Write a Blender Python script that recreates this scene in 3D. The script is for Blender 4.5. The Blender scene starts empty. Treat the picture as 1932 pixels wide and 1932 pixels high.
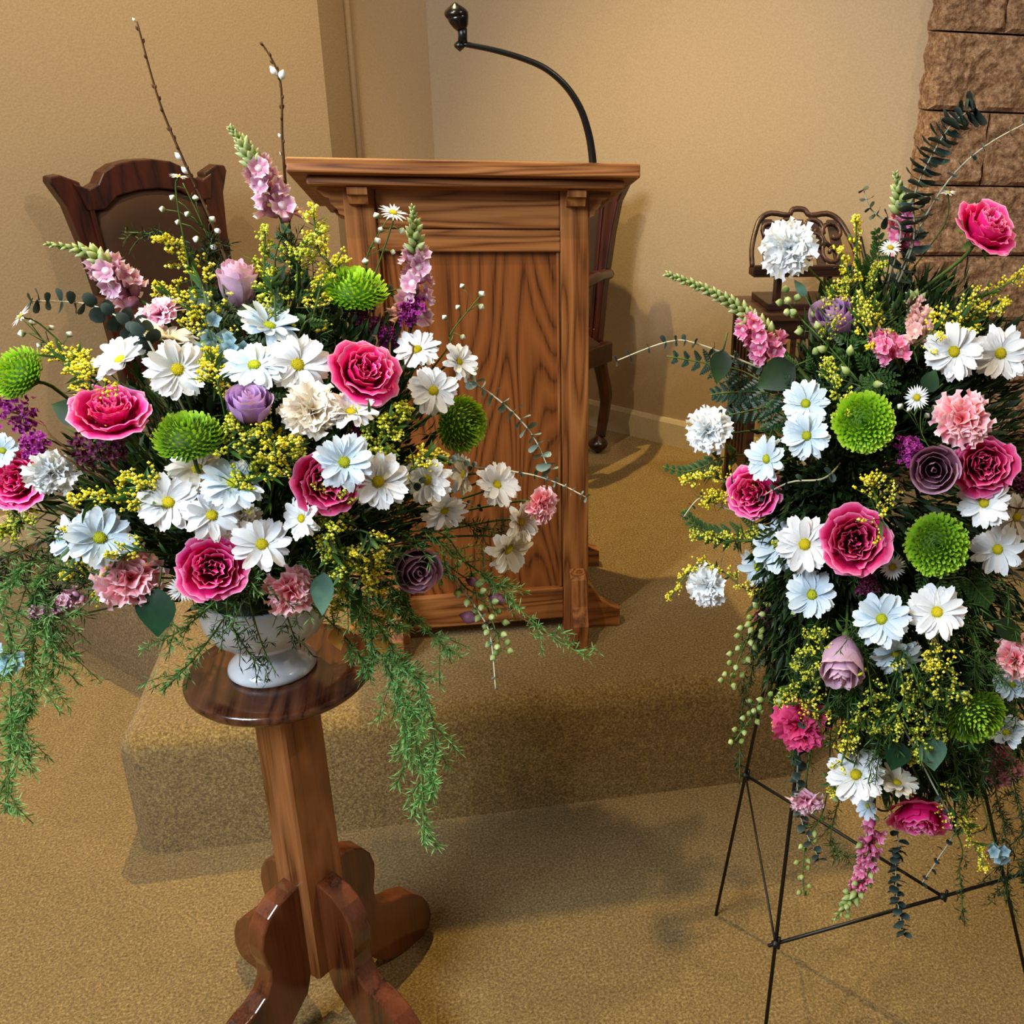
import bpy, bmesh, math, random
import numpy as np
from mathutils import Vector, Matrix, noise
R_=random.Random(7); PI=math.pi
sc=bpy.context.scene; COL=sc.collection
# ---------------------------------------------------------------- camera
# camera solved from the photograph's vanishing points; the photograph is the left part of a wider frame, hence the lens shift
F=1900.0; PPX,PPY=1288.0,966.0
RT=Vector((0.97225,-0.23041,0.04048)); DN=Vector((-0.05848,-0.40690,-0.91160)); FW=Vector((0.22651,0.88394,-0.40908))
CAM=Vector((0,0,1.6))
cd=bpy.data.cameras.new('camera'); cam=bpy.data.objects.new('camera',cd); COL.objects.link(cam)
cam.matrix_world=Matrix.Translation(CAM)@Matrix((RT,-DN,-FW)).transposed().to_4x4()
cd.sensor_width=36; cd.lens=36*F/1932; cd.shift_x=-(PPX-966)/1932; cd.shift_y=0
cd.clip_start=.05; sc.camera=cam
sc.view_settings.view_transform='Standard'; sc.view_settings.look='None'; sc.view_settings.gamma=1
sc.view_settings.use_curve_mapping=False; sc.view_settings.exposure=0.28
def ray(px,py): return RT*(px-PPX)+DN*(py-PPY)+FW*F
def atY(px,py,Y):
    d=ray(px,py); return CAM+d*(Y/d.y)
def atZ(px,py,Z):
    d=ray(px,py); return CAM+d*((Z-CAM.z)/d.z)
def dep(p): return (p-CAM).dot(FW)
# ---------------------------------------------------------------- world and lamps
w=bpy.data.worlds.new('world'); sc.world=w; w.use_nodes=True
w.node_tree.nodes['Background'].inputs[0].default_value=(.95,.84,.74,1)
w.node_tree.nodes['Background'].inputs[1].default_value=.13
def spot(name,loc,tgt,e,col,size=60,blend=.4,rad=.04):
    l=bpy.data.lights.new(name,'SPOT'); o=bpy.data.objects.new(name,l); COL.objects.link(o)
    l.energy=e; l.color=col; l.spot_size=math.radians(size); l.spot_blend=blend; l.shadow_soft_size=rad
    o.location=loc; o.rotation_euler=(Vector(tgt)-Vector(loc)).to_track_quat('-Z','Y').to_euler(); return o
def area(name,loc,tgt,e,col,sx,sy):
    l=bpy.data.lights.new(name,'AREA'); o=bpy.data.objects.new(name,l); COL.objects.link(o)
    l.energy=e; l.color=col; l.shape='RECTANGLE'; l.size=sx; l.size_y=sy
    o.location=loc; o.rotation_euler=(Vector(tgt)-Vector(loc)).to_track_quat('-Z','Y').to_euler(); return o
spot('spot_back',(-.36,3.05,3.9),(-.1,2.2,0),350,(1,.76,.31),75,.5,.03)
spot('spot_front',(-1.0,.75,3.9),(.1,1.9,.2),150,(1,.80,.48),80,.5,.03)
spot('spot_right',(2.0,.3,3.6),(.2,3.0,.8),105,(1,.83,.60),75,.6,.06)
spot('fill_wall',(.75,2.3,3.0),(.95,3.4,.75),26,(1,.80,.48),60,1,.1)  # added fill for a warm glow on the back wall, no known fixture
area('window_light',(-1.9,-.1,2.9),(.1,1.4,.9),112,(.78,.89,1.0),1.2,1.1)
spot('fill_corner',(1.3,1.3,3.5),(-.1,4.1,1.75),75,(1,.80,.56),62,1,.1)  # added fill that lifts the dim wall corner, stands for no real lamp
# ---------------------------------------------------------------- mesh helpers
class MB:
    def __init__(s): s.v=[];s.f=[];s.t=[]
    def add(s,v,f,t=None):
        n=len(s.v); s.v+= [tuple(p) for p in v]; s.f+=[tuple(i+n for i in q) for q in f]
        s.t+= list(t) if t is not None else [0.5]*len(v)
    def box(s,c,h,rot=None,t=.5):
        P=[]
        for x in(-1,1):
            for y in(-1,1):
                for z in(-1,1):
                    p=Vector((x*h[0],y*h[1],z*h[2]))
                    if rot is not None:p=rot@p
                    P.append(p+Vector(c))
        s.add(P,[(0,1,3,2),(4,6,7,5),(0,4,5,1),(2,3,7,6),(0,2,6,4),(1,5,7,3)],[t]*8)
    def grid(s,fn,nu,nv,tf=None):
        V=[];T=[]
        for j in range(nv+1):
            for i in range(nu+1):
                u=i/nu*2-1;v=j/nv;V.append(fn(u,v));T.append(tf(u,v) if tf else v)
        s.add(V,[(j*(nu+1)+i,j*(nu+1)+i+1,(j+1)*(nu+1)+i+1,(j+1)*(nu+1)+i) for j in range(nv) for i in range(nu)],T)
    def tube(s,pts,r,n=6,t0=0,t1=1):
        pts=[Vector(p) for p in pts]; m=len(pts)
        if not hasattr(r,'__len__'): r=[r]*m
        V=[];T=[];a=None
        for i,p in enumerate(pts):
            d=(pts[min(i+1,m-1)]-pts[max(i-1,0)])
            d=d.normalized() if d.length>1e-9 else Vector((0,0,1))
            if a is None:
                a=d.orthogonal().normalized()
            a=(a-d*a.dot(d)); a=a.normalized() if a.length>1e-6 else d.orthogonal().normalized()
            b=d.cross(a)
            for k in range(n):
                g=2*PI*k/n; V.append(p+(a*math.cos(g)+b*math.sin(g))*r[i]); T.append(t0+(t1-t0)*i/max(m-1,1))
        Fc=[(i*n+k,i*n+(k+1)%n,(i+1)*n+(k+1)%n,(i+1)*n+k) for i in range(m-1) for k in range(n)]
        Fc+=[tuple(range(n))[::-1],tuple((m-1)*n+k for k in range(n))]
        s.add(V,Fc,T)
    def lathe(s,prof,n=32,c=(0,0,0),rib=None):
        V=[];T=[]
        for i,(r,z) in enumerate(prof):
            for k in range(n):
                g=2*PI*k/n; rr=r*(1+(rib(k,n,i) if rib else 0))
                V.append((c[0]+rr*math.cos(g),c[1]+rr*math.sin(g),c[2]+z));T.append(i/(len(prof)-1))
        m=len(prof)
        Fc=[(i*n+k,i*n+(k+1)%n,(i+1)*n+(k+1)%n,(i+1)*n+k) for i in range(m-1) for k in range(n)]
        Fc+=[tuple(range(n))[::-1],tuple((m-1)*n+k for k in range(n))]
        s.add(V,Fc,T)
    def prism(s,poly,axis_o,ax,ay,az,depth):
        # polygon in the (ax,ay) plane at axis_o, extruded by depth along az (both ways)
        o=Vector(axis_o);n=len(poly)
        A=[o+Vector(ax)*x+Vector(ay)*y-Vector(az)*depth for x,y in poly]
        B=[o+Vector(ax)*x+Vector(ay)*y+Vector(az)*depth for x,y in poly]
        s.add(A+B,[tuple(range(n))[::-1],tuple(range(n,2*n))]+[(i,(i+1)%n,n+(i+1)%n,n+i) for i in range(n)],[.5]*2*n)
    def oct(s,c,r,d=None,k=1.0,t=.5):
        c=Vector(c); 
        if d is None: a,b,e=Vector((r,0,0)),Vector((0,r,0)),Vector((0,0,r))
        else:
            d=Vector(d).normalized(); a=d.orthogonal().normalized(); b=d.cross(a)*r; a=a*r; e=d*r*k
        s.add([c+a,c+b,c-a,c-b,c+e,c-e],[(0,1,4),(1,2,4),(2,3,4),(3,0,4),(1,0,5),(2,1,5),(3,2,5),(0,3,5)],[t]*6)
    def ell(s,c,d,r,l,n=6,m=4,t0=0,t1=1,pt=0.0):
        c=Vector(c);d=Vector(d).normalized();a=d.orthogonal().normalized();b=d.cross(a);V=[];T=[]
        for j in range(m+1):
            v=j/m; rr=r*math.sin(PI*min(max(v,.03),.97))*(1-pt*v); z=(v-.5)*l
            for k in range(n):
                g=2*PI*k/n; V.append(c+d*z+(a*math.cos(g)+b*math.sin(g))*rr);T.append(t0+(t1-t0)*v)
        Fc=[(j*n+k,j*n+(k+1)%n,(j+1)*n+(k+1)%n,(j+1)*n+k) for j in range(m) for k in range(n)]
        Fc+=[tuple(range(n))[::-1],tuple(m*n+k for k in range(n))]
        s.add(V,Fc,T)
    def leaf(s,p,d,nrm,L,W,bend=.2,t=(0,1),seg=3,fold=.25,shape=1.0):
        p=Vector(p);d=Vector(d).normalized();nrm=Vector(nrm);sd=d.cross(nrm)
        sd=sd.normalized() if sd.length>1e-6 else d.orthogonal().normalized()
        nn=sd.cross(d); V=[];T=[]
        for j in range(seg+1):
            v=j/seg; wv=W*.5*(math.sin(PI*min(v**shape,1))*.96+.04*(1-v)); q=p+d*(L*v)+nn*(-bend*L*v*v)
            V+= [q-sd*wv+nn*wv*fold,q,q+sd*wv+nn*wv*fold]; T+=[t[0]+(t[1]-t[0])*v]*3
        Fc=[]
        for j in range(seg):
            a=j*3; Fc+=[(a,a+1,a+4,a+3),(a+1,a+2,a+5,a+4)]
        s.add(V,Fc,T)
    def mesh(s,name,mat,smooth=True):
        me=bpy.data.meshes.new(name); me.from_pydata(s.v,[],s.f)
        at=me.attributes.new('t','FLOAT','POINT'); at.data.foreach_set('value',np.array(s.t,dtype=np.float32))
        if smooth: me.shade_smooth()
        me.materials.append(mat); return me
    def build(s,name,mat,parent=None,smooth=True,kind=None,loc=None):
        return ob(name,s.mesh(name,mat,smooth),parent,kind=kind,loc=loc)
def ob(name,me,parent=None,mat4=None,kind=None,loc=None):
    o=bpy.data.objects.new(name,me); COL.objects.link(o)
    if parent is not None:o.parent=parent
    if mat4 is not None:o.matrix_basis=mat4
    if loc is not None:o.location=loc
    if kind:o['kind']=kind
    return o
def thing(name,label,cat,loc=(0,0,0),rot=None,group=None):
    o=bpy.data.objects.new(name,None); COL.objects.link(o); o.empty_display_size=.02
    if rot is not None: o.matrix_basis=Matrix.Translation(Vector(loc))@rot.to_4x4()
    else:o.location=loc
    o['label']=label;o['category']=cat
    if group:o['group']=group
    return o
def bevbox(name,c,h,mat,parent,bev=.004,rot=None,seg=2):
    bm=bmesh.new(); bmesh.ops.create_cube(bm,size=2)
    for v in bm.verts: v.co=Vector((v.co.x*h[0],v.co.y*h[1],v.co.z*h[2]))
    if bev: bmesh.ops.bevel(bm,geom=list(bm.edges),offset=bev,segments=seg,affect='EDGES',profile=.5)
    me=bpy.data.meshes.new(name);bm.to_mesh(me);bm.free();me.materials.append(mat)
    M=Matrix.Translation(Vector(c))@(rot.to_4x4() if rot is not None else Matrix())
    return ob(name,me,parent,M)
def bevel_obj(o,wd=.003,seg=2,ang=.6):
    m=o.modifiers.new('bevel','BEVEL');m.width=wd;m.segments=seg;m.limit_method='ANGLE';m.angle_limit=ang;return o
def frame(n,roll=0.0):
    z=Vector(n).normalized(); x=RT-z*RT.dot(z); x.normalize(); y=z.cross(x)
    return Matrix((x,y,z)).transposed()@Matrix.Rotation(roll,3,'Z')
# ---------------------------------------------------------------- materials
def lin(c): return tuple(((x/255)/12.92 if x/255<=.04045 else ((x/255+.055)/1.055)**2.4) for x in c)+(1,)
def base(name,rough=.6,spec=.4):
    m=bpy.data.materials.new(name);m.use_nodes=True;nt=m.node_tree;b=nt.nodes['Principled BSDF']
    b.inputs['Roughness'].default_value=rough; b.inputs['Specular IOR Level'].default_value=spec
    return m,nt,b
def ramp(nt,stops):
    r=nt.nodes.new('ShaderNodeValToRGB');e=r.color_ramp.elements
    while len(e)<len(stops): e.new(.5)
    for x,(p,c) in zip(e,stops): x.position=p;x.color=c if len(c)==4 else lin(c)
    return r
def plain(name,c,rough=.5,spec=.4,metal=0,bump=None):
    m,nt,b=base(name,rough,spec);b.inputs['Base Color'].default_value=lin(c);b.inputs['Metallic'].default_value=metal
    n=nt.nodes.new('ShaderNodeTexNoise');n.inputs['Scale'].default_value=60
    tc=nt.nodes.new('ShaderNodeTexCoord');nt.links.new(tc.outputs['Object'],n.inputs[0])
    mx=nt.nodes.new('ShaderNodeMixRGB');mx.blend_type='MULTIPLY';mx.inputs[0].default_value=.25;mx.inputs[1].default_value=lin(c)
    nt.links.new(n.outputs[0],mx.inputs[2]);nt.links.new(mx.outputs[0],b.inputs['Base Color']);return m
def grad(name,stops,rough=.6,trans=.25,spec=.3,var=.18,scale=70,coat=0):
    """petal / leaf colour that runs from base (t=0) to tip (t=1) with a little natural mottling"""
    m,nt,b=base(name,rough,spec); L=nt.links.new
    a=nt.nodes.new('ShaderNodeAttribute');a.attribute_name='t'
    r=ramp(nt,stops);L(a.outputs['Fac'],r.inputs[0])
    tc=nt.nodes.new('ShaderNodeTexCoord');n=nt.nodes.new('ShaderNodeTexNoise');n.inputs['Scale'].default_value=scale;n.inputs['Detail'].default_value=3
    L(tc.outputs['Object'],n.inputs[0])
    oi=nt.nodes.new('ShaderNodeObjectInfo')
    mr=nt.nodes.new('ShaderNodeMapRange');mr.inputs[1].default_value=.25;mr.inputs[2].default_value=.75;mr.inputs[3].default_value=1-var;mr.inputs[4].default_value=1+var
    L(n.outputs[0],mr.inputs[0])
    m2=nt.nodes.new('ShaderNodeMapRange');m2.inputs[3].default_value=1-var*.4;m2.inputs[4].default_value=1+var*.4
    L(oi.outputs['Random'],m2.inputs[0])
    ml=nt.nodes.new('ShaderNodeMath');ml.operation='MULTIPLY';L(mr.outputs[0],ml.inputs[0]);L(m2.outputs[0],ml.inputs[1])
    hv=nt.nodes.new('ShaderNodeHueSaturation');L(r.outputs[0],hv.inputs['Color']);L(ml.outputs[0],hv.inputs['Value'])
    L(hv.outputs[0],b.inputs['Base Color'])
    if trans:
        out=nt.nodes['Material Output'];tr=nt.nodes.new('ShaderNodeBsdfTranslucent');mx=nt.nodes.new('ShaderNodeMixShader')
        mx.inputs[0].default_value=trans;L(hv.outputs[0],tr.inputs[0]);L(b.outputs[0],mx.inputs[1]);L(tr.outputs[0],mx.inputs[2]);L(mx.outputs[0],out.inputs[0])
    return m
def wood(name,dark,mid,light,axis=2,scale=1.0,rough=.35,rings=9,dist=2.2,spec=.5,swirl=1.0):
    m,nt,b=base(name,rough,spec);L=nt.links.new
    tc=nt.nodes.new('ShaderNodeTexCoord');mp=nt.nodes.new('ShaderNodeMapping');L(tc.outputs['Object'],mp.inputs[0])
    s=[9*scale,9*scale,9*scale];s[axis]=1.1*scale*swirl;mp.inputs['Scale'].default_value=s
    mp.inputs['Location'].default_value=(.31,.17,.43)
    n=nt.nodes.new('ShaderNodeTexNoise');n.inputs['Scale'].default_value=1.0;n.inputs['Detail'].default_value=2;n.inputs['Roughness'].default_value=.4;L(mp.outputs[0],n.inputs[0])
    mu=nt.nodes.new('ShaderNodeMath');mu.operation='MULTIPLY';mu.inputs[1].default_value=rings*dist;L(n.outputs[0],mu.inputs[0])
    fr=nt.nodes.new('ShaderNodeMath');fr.operation='PINGPONG';fr.inputs[1].default_value=1;L(mu.outputs[0],fr.inputs[0])
    mp2=nt.nodes.new('ShaderNodeMapping');L(tc.outputs['Object'],mp2.inputs[0]);s2=[260,260,260];s2[axis]=9;mp2.inputs['Scale'].default_value=s2
    n2=nt.nodes.new('ShaderNodeTexNoise');n2.inputs['Scale'].default_value=1;n2.inputs['Detail'].default_value=2;L(mp2.outputs[0],n2.inputs[0])
    ad=nt.nodes.new('ShaderNodeMath');ad.operation='MULTIPLY_ADD';ad.inputs[1].default_value=.55;L(n2.outputs[0],ad.inputs[0])
    m3=nt.nodes.new('ShaderNodeMath');m3.operation='MULTIPLY';m3.inputs[1].default_value=.6;L(fr.outputs[0],m3.inputs[0]);L(m3.outputs[0],ad.inputs[2])
    r=ramp(nt,[(.22,dark),(.42,mid),(.85,light)]);L(ad.outputs[0],r.inputs[0]);L(r.outputs[0],b.inputs['Base Color'])
    bp=nt.nodes.new('ShaderNodeBump');bp.inputs['Strength'].default_value=.12;bp.inputs['Distance'].default_value=.001;L(n2.outputs[0],bp.inputs['Height']);L(bp.outputs[0],b.inputs['Normal'])
    return m
def carpet():
    m,nt,b=base('carpet',.95,.08);L=nt.links.new
    tc=nt.nodes.new('ShaderNodeTexCoord')
    n=nt.nodes.new('ShaderNodeTexNoise');n.inputs['Scale'].default_value=190;n.inputs['Detail'].default_value=5;n.inputs['Roughness'].default_value=.75;L(tc.outputs['Object'],n.inputs[0])
    n2=nt.nodes.new('ShaderNodeTexNoise');n2.inputs['Scale'].default_value=28;n2.inputs['Detail'].default_value=3;L(tc.outputs['Object'],n2.inputs[0])
    r=ramp(nt,[(.32,(82,62,28)),(.5,(145,116,62)),(.68,(200,170,108))]);L(n.outputs[0],r.inputs[0])
    mx=nt.nodes.new('ShaderNodeMixRGB');mx.blend_type='MULTIPLY';mx.inputs[0].default_value=.35;L(r.outputs[0],mx.inputs[1])
    r2=ramp(nt,[(.3,(215,200,180)),(.7,(255,255,255))]);L(n2.outputs[0],r2.inputs[0]);L(r2.outputs[0],mx.inputs[2]);L(mx.outputs[0],b.inputs['Base Color'])
    b.inputs['Sheen Weight'].default_value=.15
    bp=nt.nodes.new('ShaderNodeBump');bp.inputs['Strength'].default_value=.9;bp.inputs['Distance'].default_value=.006;L(n.outputs[0],bp.inputs['Height']);L(bp.outputs[0],b.inputs['Normal'])
    return m
def paint(name,c,rough=.55):
    m,nt,b=base(name,rough,.35);L=nt.links.new
    tc=nt.nodes.new('ShaderNodeTexCoord');n=nt.nodes.new('ShaderNodeTexNoise');n.inputs['Scale'].default_value=170;n.inputs['Detail'].default_value=3;L(tc.outputs['Object'],n.inputs[0])
    r=ramp(nt,[(.3,tuple(x*.955 for x in c)),(.7,tuple(min(255,x*1.03) for x in c))]);L(n.outputs[0],r.inputs[0]);L(r.outputs[0],b.inputs['Base Color'])
    bp=nt.nodes.new('ShaderNodeBump');bp.inputs['Strength'].default_value=.25;bp.inputs['Distance'].default_value=.002;L(n.outputs[0],bp.inputs['Height']);L(bp.outputs[0],b.inputs['Normal'])
    return m
def stone():
    m,nt,b=base('split_face_block',.9,.2);L=nt.links.new
    tc=nt.nodes.new('ShaderNodeTexCoord');n=nt.nodes.new('ShaderNodeTexNoise');n.inputs['Scale'].default_value=55;n.inputs['Detail'].default_value=6;n.inputs['Roughness'].default_value=.7;L(tc.outputs['Object'],n.inputs[0])
    r=ramp(nt,[(.32,(96,66,46)),(.5,(160,122,90)),(.7,(208,172,138))]);L(n.outputs[0],r.inputs[0]);L(r.outputs[0],b.inputs['Base Color'])
    bp=nt.nodes.new('ShaderNodeBump');bp.inputs['Strength'].default_value=1;bp.inputs['Distance'].default_value=.012;L(n.outputs[0],bp.inputs['Height']);L(bp.outputs[0],b.inputs['Normal'])
    return m
M_carpet=carpet(); M_wall=paint('wall_paint',(169,145,113)); M_base=paint('baseboard_paint',(190,172,140),.4)
M_block=stone(); M_mortar=plain('mortar',(96,70,50),.95,.1)
OAKC=((86,47,19),(130,76,34),(164,106,56))
M_oakv=wood('oak_upright',*OAKC,axis=2,scale=1.5,rings=12,dist=1.8,rough=.4,swirl=.7)
M_oakh=wood('oak_lengthwise',*OAKC,axis=0,scale=1.5,rings=12,dist=1.8,rough=.4,swirl=.8)
M_oakp=wood('oak_panel',(64,31,10),(116,63,24),(140,80,36),axis=2,scale=.62,rings=20,dist=2.6,rough=.38,swirl=1.2)
M_oaks=wood('oak_stand',(76,38,15),(130,76,38),(164,104,62),axis=2,scale=2.2,rings=5,dist=1.4,rough=.3)
M_mah=wood('mahogany',(20,6,3),(44,14,7),(62,23,11),axis=2,scale=2,rings=4,rough=.28,spec=.6)
M_maht=wood('dark_stained_top',(38,16,9),(74,38,22),(98,58,36),axis=1,scale=2,rings=6,rough=.16,spec=.7)
M_red=wood('reddish_brown_leg',(46,18,8),(84,40,20),(108,58,32),axis=2,scale=1.4,rings=3,rough=.13,spec=.8)
M_blackw=wood('espresso_wood',(18,8,6),(40,20,14),(60,32,22),axis=0,scale=2,rings=4,rough=.35)
M_fret=wood('carved_walnut',(24,11,7),(54,32,21),(76,48,34),axis=0,scale=2,rings=4,rough=.35)
M_uph=plain('brown_upholstery',(58,38,26),.85,.2)
M_black=plain('black_rubber',(14,13,13),.35,.5); M_mic=plain('dark_metal_grille',(60,58,56),.25,.7,.9); M_wire=plain('black_wire',(22,18,16),.45,.5,.3)
M_china=plain('white_china',(226,230,236),.18,.6)
M_petw=grad('white_petal',[(0,(214,218,196)),(.25,(236,238,240)),(1,(250,250,252))],.6,.22,.3,.05)
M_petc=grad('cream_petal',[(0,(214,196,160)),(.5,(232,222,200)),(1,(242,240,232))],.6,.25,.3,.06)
M_petb=grad('cool_lit_white_petal',[(0,(190,208,214)),(.4,(208,226,240)),(1,(232,242,250))],.6,.22,.3,.05)  # white petals with the window's cool light put into their colour
M_disc=grad('yellow_green_disc',[(0,(110,104,8)),(.6,(176,160,16)),(1,(205,188,40))],.8,0,.2,.35,600)
M_discg=grad('greenish_disc',[(0,(90,96,8)),(.6,(140,150,20)),(1,(190,190,50))],.8,0,.2,.35,600)
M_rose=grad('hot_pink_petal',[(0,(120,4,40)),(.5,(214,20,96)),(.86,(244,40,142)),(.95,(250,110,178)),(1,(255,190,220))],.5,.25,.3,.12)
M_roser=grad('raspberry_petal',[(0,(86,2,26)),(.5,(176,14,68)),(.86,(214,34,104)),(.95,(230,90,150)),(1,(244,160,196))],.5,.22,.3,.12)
M_lav=grad('lavender_petal',[(0,(92,40,96)),(.45,(164,112,184)),(.85,(196,156,214)),(1,(222,190,226))],.5,.25,.3,.12)
M_lavp=grad('dusty_mauve_petal',[(0,(150,110,140)),(.5,(206,166,196)),(.85,(222,184,208)),(1,(232,196,214))],.5,.25,.3,.1)
M_lavr=grad('mauve_brown_petal',[(0,(84,34,48)),(.5,(140,88,110)),(.85,(176,128,150)),(1,(200,160,190))],.5,.22,.3,.12)
M_carw=grad('white_frill',[(0,(190,200,196)),(.5,(228,234,236)),(1,(248,250,252))],.6,.25,.3,.05)
M_carc=grad('cream_frill',[(0,(196,170,130)),(.6,(230,216,190)),(1,(244,240,232))],.6,.25,.3,.06)
M_carp=grad('coral_pink_frill',[(0,(214,60,70)),(.5,(244,120,132)),(.82,(252,170,182)),(1,(255,226,230))],.6,.25,.3,.1)
M_carl=grad('pale_pink_frill',[(0,(236,130,170)),(.55,(248,184,212)),(1,(255,226,238))],.6,.25,.3,.08)
M_carh=grad('hot_pink_frill',[(0,(140,8,50)),(.55,(206,28,92)),(1,(238,90,150))],.6,.25,.3,.1)
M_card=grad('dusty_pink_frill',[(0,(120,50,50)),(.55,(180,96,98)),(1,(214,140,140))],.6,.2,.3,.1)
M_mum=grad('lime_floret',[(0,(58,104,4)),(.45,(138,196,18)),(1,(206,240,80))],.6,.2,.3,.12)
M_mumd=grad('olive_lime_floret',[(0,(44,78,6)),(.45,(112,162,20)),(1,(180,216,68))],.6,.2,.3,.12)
M_gold=grad('goldenrod_yellow',[(0,(200,182,20)),(.5,(240,224,50)),(1,(255,248,130))],.7,.15,.2,.25,200)
M_goldd=grad('goldenrod_lime',[(0,(150,160,30)),(.5,(206,208,60)),(1,(236,236,110))],.7,.15,.2,.25,200)
M_stem=grad('green_stem',[(0,(44,66,22)),(1,(84,112,44))],.6,0,.3,.15)
M_stemp=grad('pale_grey_stem',[(0,(150,150,120)),(1,(196,196,170))],.6,0,.3,.1)
M_twig=grad('brown_twig',[(0,(58,40,26)),(1,(108,76,46))],.8,0,.2,.25)
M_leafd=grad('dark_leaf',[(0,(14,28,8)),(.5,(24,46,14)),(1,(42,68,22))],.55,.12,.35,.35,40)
M_leaf=grad('mid_leaf',[(0,(28,52,16)),(.6,(52,88,30)),(1,(84,122,50))],.5,.18,.35,.25,60)
M_need=grad('fern_needle',[(0,(44,90,38)),(.5,(96,152,76)),(1,(176,216,140))],.55,.25,.3,.25,40)
M_euc=grad('eucalyptus_grey',[(0,(60,78,70)),(.6,(96,114,104)),(1,(134,148,138))],.6,.12,.25,.2,90)
M_eucd=grad('eucalyptus_dark',[(0,(24,36,32)),(.6,(44,60,54)),(1,(72,86,78))],.6,.1,.3,.25,90)
M_bud=grad('pale_green_bud',[(0,(104,132,58)),(.5,(164,182,104)),(1,(222,224,176))],.55,.2,.3,.12)
M_budw=grad('white_tipped_bud',[(0,(96,110,60)),(.45,(150,156,110)),(.6,(236,236,226)),(1,(250,250,244))],.6,.1,.3,.08)
M_snap=grad('mauve_snapdragon',[(0,(150,110,120)),(.4,(196,128,164)),(.75,(214,156,184)),(1,(242,216,222))],.55,.25,.3,.14)
M_snapp=grad('pink_snapdragon',[(0,(170,70,100)),(.4,(222,84,140)),(.8,(238,130,176)),(1,(248,190,214))],.55,.25,.3,.16)
M_snapb=grad('blush_stock',[(0,(200,190,130)),(.4,(226,180,170)),(.8,(234,178,178)),(1,(244,220,212))],.55,.25,.3,.14)
M_stat=grad('purple_statice',[(0,(80,20,78)),(.5,(150,34,130)),(1,(206,84,188))],.65,.15,.3,.25,150)
M_statd=grad('dark_plum_statice',[(0,(50,18,36)),(.5,(96,30,66)),(1,(140,54,100))],.65,.15,.3,.25,150)
M_blue=grad('pale_blue_petal',[(0,(90,130,146)),(.5,(140,176,192)),(1,(176,206,216))],.6,.2,.3,.12)
M_orng=grad('dry_orange_leaf',[(0,(150,96,30)),(1,(206,142,60))],.7,.2,.2,.2)
M_ivy=grad('blue_green_leaf',[(0,(60,96,80)),(1,(104,142,118))],.5,.15,.35,.15)
M_ivyd=grad('deep_green_leaf',[(0,(12,40,24)),(1,(24,66,36))],.45,.1,.4,.2)
# ================================================================ SETTING
def struct(name,me_or_mb,mat,smooth=False):
    o=me_or_mb.build(name,mat,None,smooth);o['kind']='structure';return o
b=MB();b.add([(-5,-2.5,0),(5,-2.5,0),(5,6,0),(-5,6,0)],[(0,1,2,3)]);struct('floor',b,M_carpet)
# carpeted platform: rounded nose along its outline, continuing behind to the walls
def inset(poly,d):
    out=[];n=len(poly)
    for i in range(n):
        p0,p1,p2=(Vector(poly[(i-1)%n]),Vector(poly[i]),Vector(poly[(i+1)%n]))
        e1=(p1-p0).normalized();e2=(p2-p1).normalized();n1=Vector((-e1.y,e1.x));n2=Vector((-e2.y,e2.x))
        m=(n1+n2).normalized();out.append(p1+m*(d/max(m.dot(n1),.3)))
    return out
PL=[(-2.9,5.6),(-3.3,5.05),(-.687,2.42),(-.687,1.903),(-.654,1.87),(.807,1.87),(.84,1.903),(.84,2.42),(2.3,3.0),(3.2,5.6)]
b=MB();prof=[(0,0),(0,.246)]+[(.05*(1-math.cos(a)),.25+.05*math.sin(a)) for a in [i*PI/12 for i in range(1,7)]]
nP=len(PL)
for d,z in prof: b.add([(p[0],p[1],z) for p in inset(PL,d)],[])
for j in range(len(prof)-1):
    for i in range(nP):b.f.append((j*nP+i,j*nP+(i+1)%nP,(j+1)*nP+(i+1)%nP,(j+1)*nP+i))
b.f.append(tuple((len(prof)-1)*nP+i for i in range(nP)))
o=struct('floor_platform',b,M_carpet,True);o['label']='carpeted raised platform with a rounded nose under the lectern'
def wallseg(mb,p,q,z0=0,z1=4.2,th=.1,thick_dir=None):
    p=Vector((*p,0));q=Vector((*q,0));d=(q-p).normalized();n=Vector((-d.y,d.x,0)) if thick_dir is None else Vector((*thick_dir,0))
    V=[p,q,q+n*th,p+n*th];mb.add([(v.x,v.y,z0) for v in V]+[(v.x,v.y,z1) for v in V],[(0,1,5,4),(1,2,6,5),(2,3,7,6),(3,0,4,7),(4,5,6,7),(3,2,1,0)])
CX,CY=.03,4.2
WL=(-.235,3.935); WS=(-.305,3.70)
b=MB();wallseg(b,WL,(CX,CY));wallseg(b,WS,WL);wallseg(b,(-3.4,.605),WS);struct('wall_left',b,M_wall)
b=MB();b.tube([(WL[0]+.004,WL[1]-.012,0),(WL[0]+.004,WL[1]-.012,4.2)],.012,8);struct('trim_1',b,M_wall,True)
KX,KY=.765,3.462
b=MB();wallseg(b,(CX,CY),(KX,KY));wallseg(b,(KX,KY),(1.42,2.86));struct('wall_back',b,M_wall)
def bb(name,p,q):
    b=MB();P=Vector((*p,0));Q=Vector((*q,0));d=(Q-P).normalized();n=Vector((d.y,-d.x,0))
    pr=[(0,.3),(.014,.3),(.014,.385),(.008,.4),(0,.4)]
    A=[P+n*a+Vector((0,0,z)) for a,z in pr];B=[Q+n*a+Vector((0,0,z)) for a,z in pr];m=len(pr)
    b.add(A+B,[tuple(range(m)),tuple(range(m,2*m))[::-1]]+[(i,m+i,m+(i+1)%m,(i+1)%m) for i in range(m)]);struct(name,b,M_base)
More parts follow.
